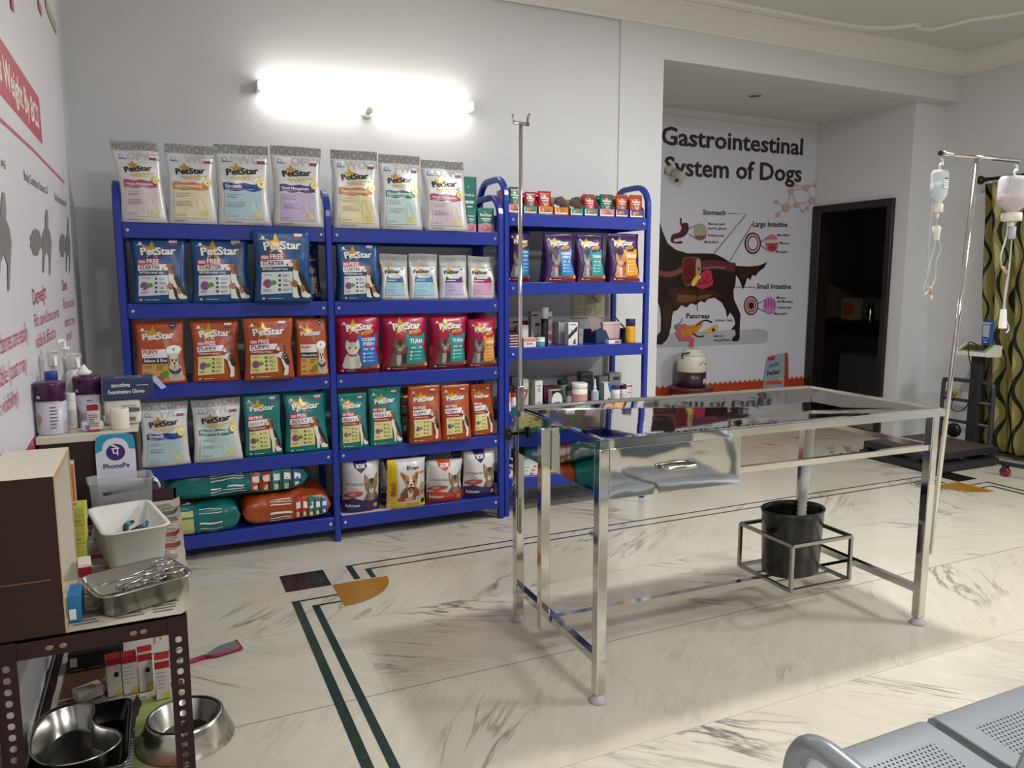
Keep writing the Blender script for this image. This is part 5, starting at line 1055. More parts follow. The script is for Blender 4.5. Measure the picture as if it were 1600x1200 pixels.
# ------------------------------------------------------------------ platform scale against the right wall
GM = mat('#26282c', 0.5, 0, 0.15, 0.0004, 80); GT = mat('#3f4147', 0.4, 0.3, 0.1)
sc = thing('platform_scale', 'dark grey platform weighing scale with guard rails beside the curtain', 'scale', (5.6, 4.07, 0))
def SB(name, k, parent=sc):
    for v in k.bm.verts: v.co.x -= 5.6; v.co.y -= 4.07
    return k.build(name, parent)
k = MB(); k.box(5.22, 3.78, .09, 6.0, 4.40, .135, GM, 0.005); k.box(5.24, 3.80, .1352, 5.98, 4.38, .1375, mat('#4a3f38', 0.6, 0, 0.25, 0.0006, 30)); SB('platform', k)
k = MB(); k.box(5.2, 3.74, .012, 5.95, 3.80, .06, GM, 0.004); k.box(5.2, 4.36, .012, 5.95, 4.42, .06, GM, 0.004); k.box(5.2, 3.8, .012, 5.26, 4.36, .06, GM); k.box(5.89, 3.8, .012, 5.95, 4.36, .06, GM)
for x in (5.24, 5.91):
    for y in (3.78, 4.38): k.lathe([(.02, 0), (.02, .012)], BLACK, 12, c=(x, y, 0)); k.box(x-.02, y-.02, .06, x+.02, y+.02, .09, GM)
SB('base_frame', k)
k = MB(); k.box(5.985, 3.97, .05, 6.035, 4.06, .84, GM, 0.004); k.box(5.93, 3.97, .02, 6.03, 4.06, .06, GM); SB('column', k)
for seg in ([(6.01, 4.30, .06), (6.01, 4.30, .57), (6.01, 4.27, .615), (6.01, 4.2, .625), (6.01, 3.97, .625), (6.01, 3.90, .61), (6.01, 3.87, .56), (6.01, 3.865, .06)],): 
    k = MB(); k.tube(smooth_open(seg, 5), .0165, GT, 10)
    for z in (.46, .28): k.tube([(6.01, 4.30, z), (6.01, 3.866, z)], .0135, GT, 10)
    SB('guard_rail', k)
hd = MB(); hd.prism([(5.90, .845), (6.05, .84), (6.06, .925), (6.03, .935), (5.91, .875)], 3.86, 4.15, mat('#cfcfc4', 0.4), axis='y'); hd = SB('display_head', hd)
k = MB(); k.faces([(5.915, 4.13, .8795), (5.915, 3.90, .8795), (6.02, 3.90, .932), (6.02, 4.13, .932)], [(0, 1, 2, 3)], mat('#8f9440', 0.4)); k.faces([(5.93, 4.11, .8885), (5.93, 3.93, .8885), (6.005, 3.93, .926), (6.005, 4.11, .926)], [(0, 1, 2, 3)], mat('#1d1e1c', 0.3)); SB('display_panel', k, hd)
for y in (4.3,): k = MB(); k.loft([[(5.99+q, 4.14+r*math.cos(a*PI/10), .21+r*math.sin(a*PI/10)) for a in range(20)] for r, q in ((.02, -.06), (.055, -.055), (.06, -.045), (.06, -.025), (.05, -.02))], BLACK); SB('wheel', k)
k = MB(); k.tube(smooth_open([(5.985, 4.02, .93), (5.90, 4.03, .95), (5.89, 4.02, .86), (5.93, 4.0, .70), (5.96, 3.99, .62), (5.93, 4.02, .45), (5.99, 4.12, .37), (6.05, 4.24, .37), (6.30, 4.40, .45)], 8), .0045, BLACK, 6); SB('power_cable', k)
t = thing('wall_socket', 'cream wall socket with black plug behind the scale guard rail', 'socket', (XR, 4.45, .45))
k = MB(); k.box(-.018, -.06, -.045, 0, .06, .045, CRM, .003); k.build('plate', t)
k = MB(); k.box(-.06, .0, -.022, -.018, .045, .022, BLACK, .004); k.build('plug', t); k = MB(); k.box(-.022, -.045, -.02, -.018, -.015, .02, mat('#b09a4a', 0.4)); k.build('rocker', t)
t = thing('payment_stand', 'blue payment card stand on top of the scale display', 'stand', (6.005, 3.955, .936), -.45)
k = MB(); k.prism([(-.075, 0), (.06, 0), (.012, .19), (-.005, .19)], -.002, .002, BLUE) if False else None
k.box(-.012, -.055, 0, .012, .055, .2, P('#1f4f8f'), .002); k.build('card', t)
A = Art(.11, .2); A.rect(0, .82, 1, .88, WHT); A.rect(.1, .30, .9, .78, P('#c9d2dc')); A.rect(.2, .18, .8, .22, P('#a9c3dd')); A.rect(.3, .07, .75, .12, WHT); A.mesh('card_print', lambda a, b, o: (-.012-o, .055-a, b), parent=t)

# ------------------------------------------------------------------ curtain on the right wall
def curtain_mat():
    m = bpy.data.materials.new('wavy_striped_cloth'); m.use_nodes = True; nt = m.node_tree; N = nt.nodes; Lk = nt.links.new; b = N['Principled BSDF']; b.inputs['Roughness'].default_value = 0.55
    uv = N.new('ShaderNodeUVMap'); sp = N.new('ShaderNodeSeparateXYZ'); Lk(uv.outputs[0], sp.inputs[0])
    def M(op, a, bb=None, c=None):
        n = N.new('ShaderNodeMath'); n.operation = op
        for i, x in enumerate((a, bb, c)):
            if x is None: continue
            if isinstance(x, (int, float)): n.inputs[i].default_value = x
            else: Lk(x, n.inputs[i])
        return n.outputs[0]
    w1 = M('MULTIPLY', M('SINE', M('MULTIPLY', sp.outputs['Y'], 15.0)), 0.030)
    w2 = M('MULTIPLY', M('SINE', M('ADD', M('MULTIPLY', sp.outputs['Y'], 15.0), 1.9)), 0.022)
    s1 = M('FRACT', M('MULTIPLY', M('ADD', sp.outputs['X'], w1), 6.2)); s2 = M('FRACT', M('MULTIPLY', M('ADD', sp.outputs['X'], w2), 6.2))
    d1 = M('LESS_THAN', s1, M('ADD', 0.13, M('MULTIPLY', M('SINE', M('MULTIPLY', sp.outputs['Y'], 15.0)), 0.06)))
    d2 = M('MULTIPLY', M('GREATER_THAN', s2, 0.46), M('LESS_THAN', s2, 0.62)); lt = M('MULTIPLY', M('GREATER_THAN', s1, 0.55), M('LESS_THAN', s1, 0.82))
    def mix(f, a, bb):
        x = N.new('ShaderNodeMix'); x.data_type = 'RGBA'; Lk(f, x.inputs[0])
        for i, c in ((6, a), (7, bb)):
            if isinstance(c, str): x.inputs[i].default_value = (*lin(c), 1)
            else: Lk(c, x.inputs[i])
        return x.outputs[2]
    c = mix(lt, '#a59a58', '#d0c587'); c = mix(M('MAXIMUM', d1, d2), c, '#20210f'); Lk(c, b.inputs['Base Color'])
    return m
ct = thing('curtain', 'olive curtain with wavy dark stripes hanging at the right of the room', 'curtain', (6.2, 3.2, 0))
CX = 6.20; ya, yb = 4.10, 2.3; NY, NZ = 150, 24
bm = bmesh.new(); uvl = bm.loops.layers.uv.new('UVMap'); g = []
for i in range(NY+1):
    col_ = []
    for j in range(NZ+1):
        z = .055+(2.23-.055)*j/NZ; s = i/NY; y = ya+(yb-ya)*s; gather = .34*(j/NZ)**1.5
        yy = y+.10*(1-j/NZ)*(1-s)*-1 if False else y+(0.16*(j/NZ)-0.05)*(1-s)
        a = .045*math.sin(2*PI*s*11+.6*math.sin(j*.35))+.018*math.sin(2*PI*s*23+j*.2)
        col_.append(bm.verts.new((CX+a*(.75+.25*j/NZ)-6.2, yy-3.2, z)))
    g.append(col_)
for i in range(NY):
    for j in range(NZ):
        f = bm.faces.new((g[i][j], g[i+1][j], g[i+1][j+1], g[i][j+1])); f.smooth = True
        for lp, (a, b) in zip(f.loops, ((i, j), (i+1, j), (i+1, j+1), (i, j+1))): lp[uvl].uv = (a/NY*2.0, b/NZ*2.17)
r = bmesh.ops.solidify(bm, geom=bm.faces[:], thickness=0.003)
me = bpy.data.meshes.new('drape'); bm.to_mesh(me); bm.free(); me.materials.append(curtain_mat()); o = bpy.data.objects.new('drape', me); COL.objects.link(o); o.parent = ct
rd = thing('curtain_rod', 'dark curtain rod with ball finial above the striped curtain', 'curtain rod', (6.2, 3.2, 2.26)); RDm = mat('#2a221f', 0.35, 0.5)
k = MB(); k.tube([(0, -1.2, 0), (0, .98, 0)], .014, RDm, 10); k.build('rod', rd)
k = MB(); k.tube([(0, .98+q, 0) for q in (0, .015, .02, .03, .05, .07, .085, .095, .10, .115, .12)], [.014, .014, .02, .012, .03, .038, .03, .014, .014, .018, .008], RDm, 14); k.build('finial', rd)
k = MB(); k.box(0, .87, -.012, .17, .885, .012, RDm); k.box(.15, .86, -.03, .17, .895, .03, RDm); k.build('bracket', rd)
t = thing('trolley', 'grey wheeled trolley base with a red caster just inside the right edge', 'trolley', (5.66, 3.40, 0))
k = MB(); k.tube([(-.03, .14, .10), (.10, -.6, .10)], .017, GT, 10); k.tube([(.12, -.6, .10), (.12, -.6, .95)], .015, GT, 10); k.build('base_tube', t)
k = MB(); k.loft([[(-.012+q, .10+r*math.cos(a*PI/10), .036+r*math.sin(a*PI/10)) for a in range(20)] for r, q in ((.02, -.014), (.036, -.012), (.036, .012), (.02, .014))], mat('#8e1a2c', 0.35)); cs = k.build('caster', t)
k = MB(); k.box(-.034, .085, .04, -.029, .115, .1, GT); k.box(.005, .085, .04, .010, .115, .1, GT); k.box(-.034, .07, .085, .010, .13, .1, GT); k.build('fork', cs)

# ------------------------------------------------------------------ alcove: water jug on a stool
t = thing('low_stool', 'small dark stool carrying the water jug in the alcove', 'stool', (4.37, 5.58, 0)); SM = mat('#5a1f24', 0.45)
k = MB(); k.lathe([(.19, .455), (.2, .46), (.2, .485), (.19, .49)], SM, 24); k.build('seat', t)
for x in (-.12, .12):
    for y in (-.12, .12): k = MB(); k.bar((x, y, .456), (x*1.15, y*1.15, 0), .025, SM); k.build('leg', t)
t = thing('water_jug', 'white and maroon insulated water jug with tap in the alcove', 'water jug', (4.37, 5.58, .491)); JW, JM = mat('#d6d2c4', 0.35), mat('#3c2032', 0.35)
k = MB(); k.lathe([(.118, 0), (.128, .006), (.128, .135)], JM, 28); k.build('lower_body', t)
k = MB(); k.lathe([(.128, .135), (.131, .14), (.131, .27), (.122, .282)], JW, 28); ub = k.build('upper_body', t)
k = MB(); k.lathe([(.125, .282), (.125, .30), (.09, .312), (.088, .335), (.08, .34)], JW, 28); k.build('lid', t)
k = MB(); k.tube(smooth_open([(-.128, -.03, .26), (-.15, -.05, .30), (-.10, -.09, .315), (0, -.125, .30)][:3], 5), .007, JM, 8); k.build('carry_handle', t)
k = MB(); k.loft([[(.055+r*math.cos(a*PI/8), -.105-q, .05+r*math.sin(a*PI/8)) for a in range(16)] for r, q in ((.028, .0), (.028, .02), (.014, .022), (.014, .045))], mat('#b9b6ae', 0.3)); k.build('tap', t)
k = MB(); k.tube([(-.02+.018*q, -.132+.0006*q*q, .20+.02*math.sin(q*.9)+.005*q) for q in range(6)], .003, mat('#a33a3e', 0.4), 6); k.build('printed_swoosh', t)
# ------------------------------------------------------------------ slotted-angle rack against the left wall
RX0, RX1, RY0, RY1 = -0.35, 0.02, 1.80, 2.97
ar = thing('slotted_angle_rack', 'dark maroon slotted-angle rack standing against the left wall', 'rack', ((RX0+RX1)/2, (RY0+RY1)/2, 0)); ax, ay = (RX0+RX1)/2, (RY0+RY1)/2
def plate(k, org, du, dv, L, Wd, m, th=0.002, pitch=0.0255, hw=0.0072, hl=0.0082, start=0.02, blank=()):
    # steel strip with a line of slots: u along the length, v across
    org, du, dv = Vector(org), Vector(du), Vector(dv); nrm = du.cross(dv)
    n = int((L-2*start)//pitch); P0 = lambda u, v, w: tuple(org+du*u+dv*v+nrm*w)
    def quad(a): k.faces([P0(*p, 0) for p in a], [(0, 1, 2, 3)], m); k.faces([P0(*p, th) for p in a], [(3, 2, 1, 0)], m)
    u = 0.0; c = Wd/2
    quad([(0, 0), (start, 0), (start, Wd), (0, Wd)])
    for i in range(n):
        a, b = start+i*pitch, start+(i+1)*pitch; mid = (a+b)/2
        if i in blank: quad([(a, 0), (b, 0), (b, Wd), (a, Wd)]); continue
        out = [(b, 0), (b, c), (b, Wd), (mid, Wd), (a, Wd), (a, c), (a, 0), (mid, 0)]
        inn = [(mid+hl*.75, c-hw*.75), (mid+hl, c), (mid+hl*.75, c+hw*.75), (mid, c+hw), (mid-hl*.75, c+hw*.75), (mid-hl, c), (mid-hl*.75, c-hw*.75), (mid, c-hw)]
        for q in range(8):
            r = (q+1) % 8; quad([out[q], out[r], inn[r], inn[q]])
            k.faces([P0(*inn[q], 0), P0(*inn[r], 0), P0(*inn[r], th), P0(*inn[q], th)], [(0, 1, 2, 3)], m)
    e = start+n*pitch; quad([(e, 0), (L, 0), (L, Wd), (e, Wd)])
    for v in (0, Wd): k.faces([P0(0, v, 0), P0(L, v, 0), P0(L, v, th), P0(0, v, th)], [(0, 1, 2, 3)], m)
def AB(name, k, parent=ar):
    for v in k.bm.verts: v.co.x -= ax; v.co.y -= ay
    return k.build(name, parent)
for x, y, sx, sy_ in ((RX0, RY0, 1, 1), (RX1, RY0, -1, 1), (RX0, RY1, 1, -1), (RX1, RY1, -1, -1)):
    k = MB(); plate(k, (x, y, 0), (0, 0, 1), (sx, 0, 0), .70, .040, MAROON, th=0.002); plate(k, (x, y, 0), (0, 0, 1), (0, sy_, 0), .70, .040, MAROON, th=0.002)
    AB('slotted_post', k)
def ashelf(z):
    k = MB(); i = .003; k.box(RX0+i, RY0+i, z-.004, RX1-i, RY1-i, z, MAROON)
    k.box(RX0+i, RY0+i, z-.042, RX1-i, RY0+i+.003, z, MAROON); k.box(RX0+i, RY1-i-.003, z-.042, RX1-i, RY1-i, z, MAROON); k.box(RX1-i-.003, RY0+i, z-.042, RX1-i, RY1-i, z, MAROON); k.box(RX0+i, RY0+i, z-.042, RX0+i+.003, RY1-i, z, MAROON)
    o = AB('shelf', k); return o
s1 = ashelf(.70); ashelf(.30)
for x in (RX0+.10, RX0+.125, RX1-.11, RX1-.09):
    k = MB(); k.loft([[(x+r*math.cos(a*PI/6), RY0+q, .676+r*math.sin(a*PI/6)*.75) for a in range(12)] for r, q in ((.008, .004), (.008, .0015), (.005, .0))], mat('#8a6a66', 0.4, 0.5)); AB('bolt', k, s1)
ZT, ZL = .7045, .301
# newspapers
def news(name, label, x0, x1, y0, y1, z, seed, extra=None, over=0.0):
    NXn, NYn = 16, 20; rnd = random.Random(seed); t = thing(name, label, 'newspaper', (x0, y0, z)); W, H = x1-x0, y1-y0
    def hz(a, b):
        ex = max(0, a-(W-over)); return .0016+.0012*noise.noise(Vector((a*14, b*14, seed)))+ (ex*1.2*(0.45+.8*noise.noise(Vector((b*9, 3, seed)))) if over else 0)
    k = MB(); vs = [(W*i/NXn+.004*noise.noise(Vector((j*.9, i*.2, seed))), H*j/NYn+.004*noise.noise(Vector((i*.9, 5, seed))), hz(W*i/NXn, H*j/NYn)) for i in range(NXn+1) for j in range(NYn+1)]
    k.faces(vs, [(i*(NYn+1)+j, (i+1)*(NYn+1)+j, (i+1)*(NYn+1)+j+1, i*(NYn+1)+j+1) for i in range(NXn) for j in range(NYn)], paper('#c3bcae'), True); k.build('sheet', t)
    A = Art(W, H); ink = paper('#6f6a62')
    for c in range(4):
        y = .03
        while y < .95:
            if rnd.random() < .14: A.rect(.04+c*.24, y, .25+c*.24, y+.045, paper(rnd.choice(['#8a3a34', '#5a6f64', '#7a6a52', '#3a3a40']))); y += .06
            else: A.rect(.04+c*.24, y, .04+c*.24+.2*rnd.uniform(.6, 1), y+.006, ink); y += .016
    if extra: extra(A)
    A.mesh('newsprint', lambda a, b, o: (a, b, hz(a, b)+o), [W*i/NXn for i in range(1, NXn)], [H*j/NYn for j in range(1, NYn)], t, off=0.0006, step=0.000004); return t
news('newspaper', 'newspaper sheet lining the top of the maroon rack', -.30, .030, 1.806, 2.80, .70, 3, over=.02)
def mag(A):
    A.rect(.05, .62, .6, .98, paper('#5a3a26')); A.poly([(.3, .62), (.45, .9), (.6, .75), (.7, .62)], paper('#8a6a4a')); A.text('EXOTIC', .12, .56, .13, paper('#5a1a22'), .03, rot=.2); A.rect(.62, .1, .98, .5, paper('#8a9a5a')); A.ell(.75, .35, .06, paper('#b5483a')); A.ell(.86, .26, .05, paper('#3f6a34')); A.ell(.7, .2, .05, paper('#c9a83a')); A.rect(.05, .3, .3, .42, paper('#2f8f8a')); A.rect(.66, .02, .95, .14, paper('#b58a6a')); A.poly([(.6, .3), (.66, .48), (.62, .55), (.55, .4)], paper('#2a2420'))
news('magazine_pages', 'colour magazine pages lining the lower shelf of the maroon rack', -.325, .015, 1.81, 2.62, .30, 9, mag)
# wooden box open towards the room
WD = mat('#2b160d', 0.55, 0, 0.12, 0.0003, 30, 8, spec=0.3); PLY = mat('#b5976a', 0.6, 0, 0.25, 0, 40, 120); WV = mat('#d9d2c2', 0.5, 0, 0.06, 0, 40, 30)
t = thing('wooden_box', 'brown open-sided wooden box with white top at the front corner of maroon rack', 'box', (-.283, 1.955, .7035)); w2, d2, hh, th = .066, .152, .342, .011
k = MB(); k.box(-w2, -d2, 0, w2-.0006, -d2+th, hh-th, WD); k.box(-w2, d2-th, 0, w2-.0006, d2, hh-th, WD); k.box(-w2, -d2+th, 0, -w2+th, d2-th, hh-th, WV); k.box(-w2+th, -d2+th, 0, w2-.0006, d2-th, th, WV); k.box(-w2+th, d2-th-.001, th, w2-.001, d2-th, hh-th, WV); k.box(-w2+th, -d2+th, th, w2-.001, -d2+th+.001, hh-th, WV); k.build('carcass', t)
k = MB(); k.box(-w2, -d2, hh-th, w2-.0006, d2, hh, WD); k.box(-w2, -d2-.0005, hh, w2, d2, hh+.0012, WV); k.build('top_board', t)
k = MB()
for a in ((-d2, -d2+th, 0, hh), (d2-th, d2, 0, hh), (-d2+th, d2-th, 0, th), (-d2+th, d2-th, hh-th, hh)): k.box(w2-.0006, a[0], a[2], w2+.0008, a[1], a[3], PLY)
k.box(-w2+.004, -d2-.0011, .12, w2-.02, -d2-.0002, .1225, mat('#6b4c34', 0.6)); k.build('plywood_edge', t)
# green cartons, orange carton, small boxes
GC = 'cartons between the wooden box and the cabinet'
def gart(A): A.rect(0, .52, 1, .56, P('#8f9a3c')); A.rect(.1, .2, .62, .78, P('#c9cc9a')); A.ell(.36, .5, .09, P('#4f7a2c')); A.rect(.7, .2, .9, .3, P('#7f8a34'))
for i, (z, nm) in enumerate(((ZT, 'lowest of the four yellow-green cartons stacked behind the wooden box'), (ZT+.047, 'yellow-green carton second from bottom of the stack behind the wooden box'), (ZT+.094, 'yellow-green carton second from top of the stack behind the wooden box'), (ZT+.141, 'topmost of the four yellow-green cartons stacked behind the wooden box'))):
    t = thing('medicine_carton', nm, 'medicine carton', (-.250+.002*i, 2.150, z), .02-.012*i, GC); k = MB(); k.box(-.05, -.035, 0, .05, .035, .046, paper('#a9ad4a'), .001); k.build('box', t); A = Art(.1, .046); gart(A); A.mesh('front_print', face_y(-.05, -.035, 0), parent=t)
    A = Art(.1, .07); A.rect(.1, .2, .9, .8, P('#b9bd5c')); A.rect(.5, .3, .8, .6, P('#6a5a3c')); A.mesh('top_print', lambda a, b, o: (-.05+a, -.035+b, .046+o), parent=t)
t = thing('medicine_carton', 'orange and grey carton standing behind the yellow-green stack', 'medicine carton', (-.272, 2.34, ZT), .06, GC); k = MB(); k.box(-.04, -.03, 0, .04, .03, .255, paper('#b9b2aa'), .001); k.build('box', t)
A = Art(.08, .255); A.rect(0, .78, 1, 1, P('#d0702c')); A.rect(.82, 0, 1, .78, P('#d0702c')); A.rect(.1, .3, .7, .7, P('#a9a4a0')); A.mesh('front_print', face_y(-.04, -.03, 0), parent=t)
t = thing('pill_box', 'small white and red carton squeezed beside the steel instrument tray', 'medicine carton', (-.196, 2.04, ZT), .1, GC); k = MB(); k.box(-.014, -.03, 0, .014, .03, .075, paper('#d9d4cc'), .001); k.build('box', t); A = Art(.028, .075); A.rect(.0, .6, 1, .9, P('#8e1a24')); A.mesh('front_print', face_y(-.014, -.03, 0), parent=t)
t = thing('pill_box', 'small blue and white carton squeezed between wooden box and steel tray', 'medicine carton', (-.2035, 1.885, ZT), .0, GC); k = MB(); k.box(-.013, -.035, 0, .013, .035, .06, paper('#1f6fa8'), .001); k.build('box', t); A = Art(.026, .06); A.rect(.1, .1, .6, .5, WHT); A.mesh('front_print', face_y(-.013, -.035, 0), parent=t)
# trays
def open_tray(k, x, y, z, h, m, taper=.86, th=.002, lip=.01, rr=.03, n=6):
    def rr_ring(sx, sy_, r, zz):
        out = []
        for cx, cy, a0 in ((sx-r, sy_-r, 0), (-sx+r, sy_-r, PI/2), (-sx+r, -sy_+r, PI), (sx-r, -sy_+r, 1.5*PI)):
            for q in range(n+1): a = a0+q*PI/2/n; out.append((cx+r*math.cos(a), cy+r*math.sin(a), zz))
        return out
    k.loft([rr_ring(x*taper-.006, y*taper-.006, rr*.8, z), rr_ring(x*taper, y*taper, rr, z+.005), rr_ring(x, y, rr, z+h-.002), rr_ring(x+lip, y+lip, rr+lip, z+h-.002), rr_ring(x+lip, y+lip, rr+lip, z+h), rr_ring(x-th, y-th, rr, z+h), rr_ring(x*taper-th, y*taper-th, rr, z+.008), rr_ring(x*taper-.01, y*taper-.01, rr*.8, z+.005)], m)
t = thing('plastic_tray', 'deep white plastic tray holding nail clippers on the maroon rack', 'tray', (-.108, 2.275, .7055), .2); k = MB(); open_tray(k, .075, .14, 0, .105, mat('#d9d7d2', 0.4), .88, .003, .008, .022); k.build('tray_shell', t)
t = thing('clear_container', 'clear plastic container with strips and a black strap behind the white tray', 'container', (-.13, 2.495, .7045), .12); CLR = mat('#d5d8da', 0.15, 0, 0, 0, trans=0.5, alpha=0.55); k = MB(); open_tray(k, .082, .055, 0, .165, CLR, .9, .002, .006, .014)
k.build('container_shell', t); k = MB(); k.tube(smooth_open([(.086, -.02, .15), (.10, -.02, .14), (.104, .0, .12), (.10, .02, .14), (.086, .02, .15)], 4), .003, mat('#d9dadb', 0.3), 6); k.build('clip_handle', t)
for i, (nm, c, a, zz, lb) in enumerate((('paper_strip', '#d9d6d0', .35, .145, 'white paper strip lying across the clear container'), ('black_strap', '#1a1a1c', .42, .128, 'black strap lying across the clear container'))):
    t = thing(nm, lb, 'strip', (-.128+.01*i, 2.478-.012*i, .7045+zz), a); k = MB(); k.box(-.062, -.011, 0, .062, .011, .008, paper(c), .002); k.build('strip', t)
t = thing('paper_roll', 'cream paper bundle at the bottom of the clear container', 'paper', (-.12, 2.48, .711), .3); k = MB(); k.loft([[(x, .02*math.cos(a*PI/8), .021+.02*math.sin(a*PI/8)) for a in range(16)] for x in (-.05, .05)], paper('#d5cdb8')); k.build('roll', t)
# nail clippers
t = thing('nail_clippers', 'pet nail clippers with blue and black grips in the white tray', 'clippers', (-.112, 2.23, .774), 1.15, None, 0.05); t.scale = (.8, .8, .8); TL = mat('#2a7f9c', 0.45)
for s in (-1, 1):
    pts = smooth_open([(0, 0, 0), (.03, s*.016, .004), (.065, s*.03, .008), (.10, s*.024, .01)], 5)
    k = MB(); k.tube(pts, [.006+.004*math.sin(PI*min(1, q/len(pts)*1.1)) for q in range(len(pts))], BLACK, 10); g_ = k.build('grip', t); k = MB(); k.tube(pts[7:13], .0098, TL, 10); k.build('grip_inlay', g_)
k = MB(); k.box(-.045, -.02, -.006, .006, .02, .006, mat('#2e2f31', 0.4), .004); k.lathe([(.011, .006), (.011, .008)], STEEL_D, 14, c=(-.02, 0, 0)); k.build('cutting_head', t)
t = thing('white_sachet', 'crumpled white sachet under the clippers in the white tray', 'sachet', (-.105, 2.29, .7135), .2); k = MB(); k.box(-.04, -.04, 0, .04, .04, .045, paper('#dedcd8'), .015); k.build('sachet', t)
# steel instrument tray with scissors
t = thing('instrument_tray', 'steel instrument tray full of scissors at the front of the maroon rack', 'tray', (-.083, 1.925, .7055), .36); k = MB(); open_tray(k, .098, .082, 0, .058, STEEL_D, .86, .002, .008, .028); k.build('tray_shell', t)
SS = mat('#b9b9b8', 0.2, 1.0, 0.03)
def scissors(label, x, y, z, rz, op=.22, L=.16, tilt=0.0, curve=0.0):
    t = thing('surgical_scissors', label, 'scissors', (x, y, z), rz, 'instruments in the steel tray', 0, tilt)
    for s in (-1, 1):
        a = s*op/2; R2 = Matrix.Rotation(a, 3, 'Z'); k = MB()
        pts = [R2@Vector(p) for p in ((.0-.42*L, s*.000, 0), (-.2*L, s*.002, 0), (0, 0, 0), (.28*L, s*.006, .001*s))]
        k.tube(pts, [.0012, .0034, .0042, .0032], SS, 8, flat=.5); rs = max(.9, L/.16); ring = [R2@Vector((.28*L+.016*rs+.0165*rs*math.cos(q*PI/10), s*.012*rs+.0125*rs*math.sin(q*PI/10), 0)) for q in range(20)]; k.tube(ring, .0028, SS, 8, closed=True)
        for v in k.bm.verts: v.co.z += s*.0022
        k.build('blade', t)
    return t
scissors('long scissors lying on top, rings at the back right of the steel tray', -.092, 1.905, .7705, .42, .26, .235, .0)
scissors('scissors under the long pair, rings toward the back of tray', -.078, 1.945, .743, .62, .34, .115, .0)
scissors('scissors at the left of the steel tray with rings toward the left', -.106, 1.900, .733, 1.3, .4, .10)
scissors('scissors at the bottom of the steel tray pointing to the front', -.067, 1.910, .7245, 1.0, .36, .10)
scissors('scissors at the bottom right of the steel tray', -.070, 1.930, .7170, .36, .3, .105)
t = thing('cotton_ball', 'pink-stained cotton ball in the steel tray', 'cotton', (-.135, 1.885, .7125)); k = MB(); k.lathe([(.006, 0), (.014, .006), (.015, .014), (.008, .022)], paper('#c98a80'), 12); k.build('cotton', t)
# ------------------------------------------------------------------ cabinet with bottles behind
ZC2 = .987
cb = thing('wooden_cabinet', 'dark brown wooden cabinet at the back of the maroon rack, covered with white paper', 'cabinet', (-.213, 2.775, .7045)); k = MB(); k.box(-.132, -.175, 0, .132, .175, .28, mat('#33231a', 0.45, 0, 0.3, 0, 40, 25), .003); k.build('carcass', cb)
k = MB(); k.box(-.136, -.182, .2802, .136, .178, .2815, paper('#d3ccb8')); k.box(-.136, -.1825, .262, .10, -.1815, .2815, paper('#d3ccb8')); k.build('cover_sheet', cb)
t = thing('payment_sign', 'white payment sign with purple round emblem leaning on the cabinet', 'sign', (-.142, 2.577, ZT+.001), .05); k = MB(); k.prism([(-.054, 0), (.054, 0), (.054, .25), (.05, .272), (.035, .28), (-.035, .28), (-.05, .272), (-.054, .25)], -.002, .002, P('#2f8fb5'), axis='y'); k.build('card', t)
PU = P('#43216e'); A = Art(.108, .28); A.poly([(0, 0), (1, 0), (1, .82), (.84, .83), (.80, .90), (.68, .945), (.5, .96), (.32, .945), (.20, .90), (.16, .83), (0, .80)], P('#d3d5de')); A.ell(.5, .80, .24, PU, n=28)
A.text('\u092a', .5, .765, .34, WHT, .01, al='C'); A.text('PhonePe', .5, .625, .20, PU, .025, al='C', fit=.66); A.line([(.40, .885), (.50, .865), (.55, .845)], .045, WHT)
A.mesh('card_print', face_y(-.054, -.002, 0), parent=t)
def can(label, u0, u1, vt, y):
    p0, p1 = at_y(u0, vt+50, y), at_y(u1, vt+50, y); R, H = (p1.x-p0.x)/2, .158; t = thing('wipes_canister', label, 'canister', ((p0.x+p1.x)/2, y, ZC2), -.3, 'purple wipes canisters on the cabinet')
    k = MB(); k.lathe([(R*.97, 0), (R, .004), (R, H*.63)], P('#c3bdc9'), 28); bd = k.build('body', t); k = MB(); k.lathe([(R, H*.63), (R, H*.86), (R*1.01, H*.865), (R*1.01, H*.97), (R*.95, H)], mat('#43163f', 0.3), 28); k.build('lid', t)
    A = Art(1.7, H); rnd = random.Random(3)
    for q in range(7): A.rect(.62, .52-.065*q, .62+rnd.uniform(.2, .33), .545-.065*q, P('#6a6a72'))
    A.poly([(.12, .15), (.32, .3), (.2, .42), (.12, .38)], P('#a9876f')); A.rect(.12, .70, .3, .76, P('#b9a0b6')); A.rect(0, .635, 1, .65, P('#b9b0bd'))
    A.mesh('label_print', lambda a, b, o: ((R+o)*math.sin(a-.75), -(R+o)*math.cos(a-.75), b), [.1*q for q in range(1, 17)], [.02, .08], bd, off=.0006); return t
can('purple-topped wipes canister at the front left of the cabinet', 57, 107, 614, 2.665)
can('purple-topped wipes canister behind, left of the glove box', 116, 161, 592, 2.77)
def CBT(nm, lb, cat, u0, u1, vt, y, *a, **kw): return bottle(nm, lb, cat, u0, u1, vt, ZC2, y, *a, **kw)
CBT('disinfectant_bottle', 'white bottle with blue cap behind the front canister', 'bottle', 62, 98, 580, 2.775, '#d6d6d4', '#1f3f8f')
t = bottle('pump_bottle', 'pump dispenser bottle with clear gel at the back of the cabinet', 'bottle', 94, 112, 556, ZC2, 2.92, '#c3ccd2', '#e3e1dc', 'bottle', '#8fb5c9'); 
z_ = at_y(103, 556, 2.92).z-ZC2
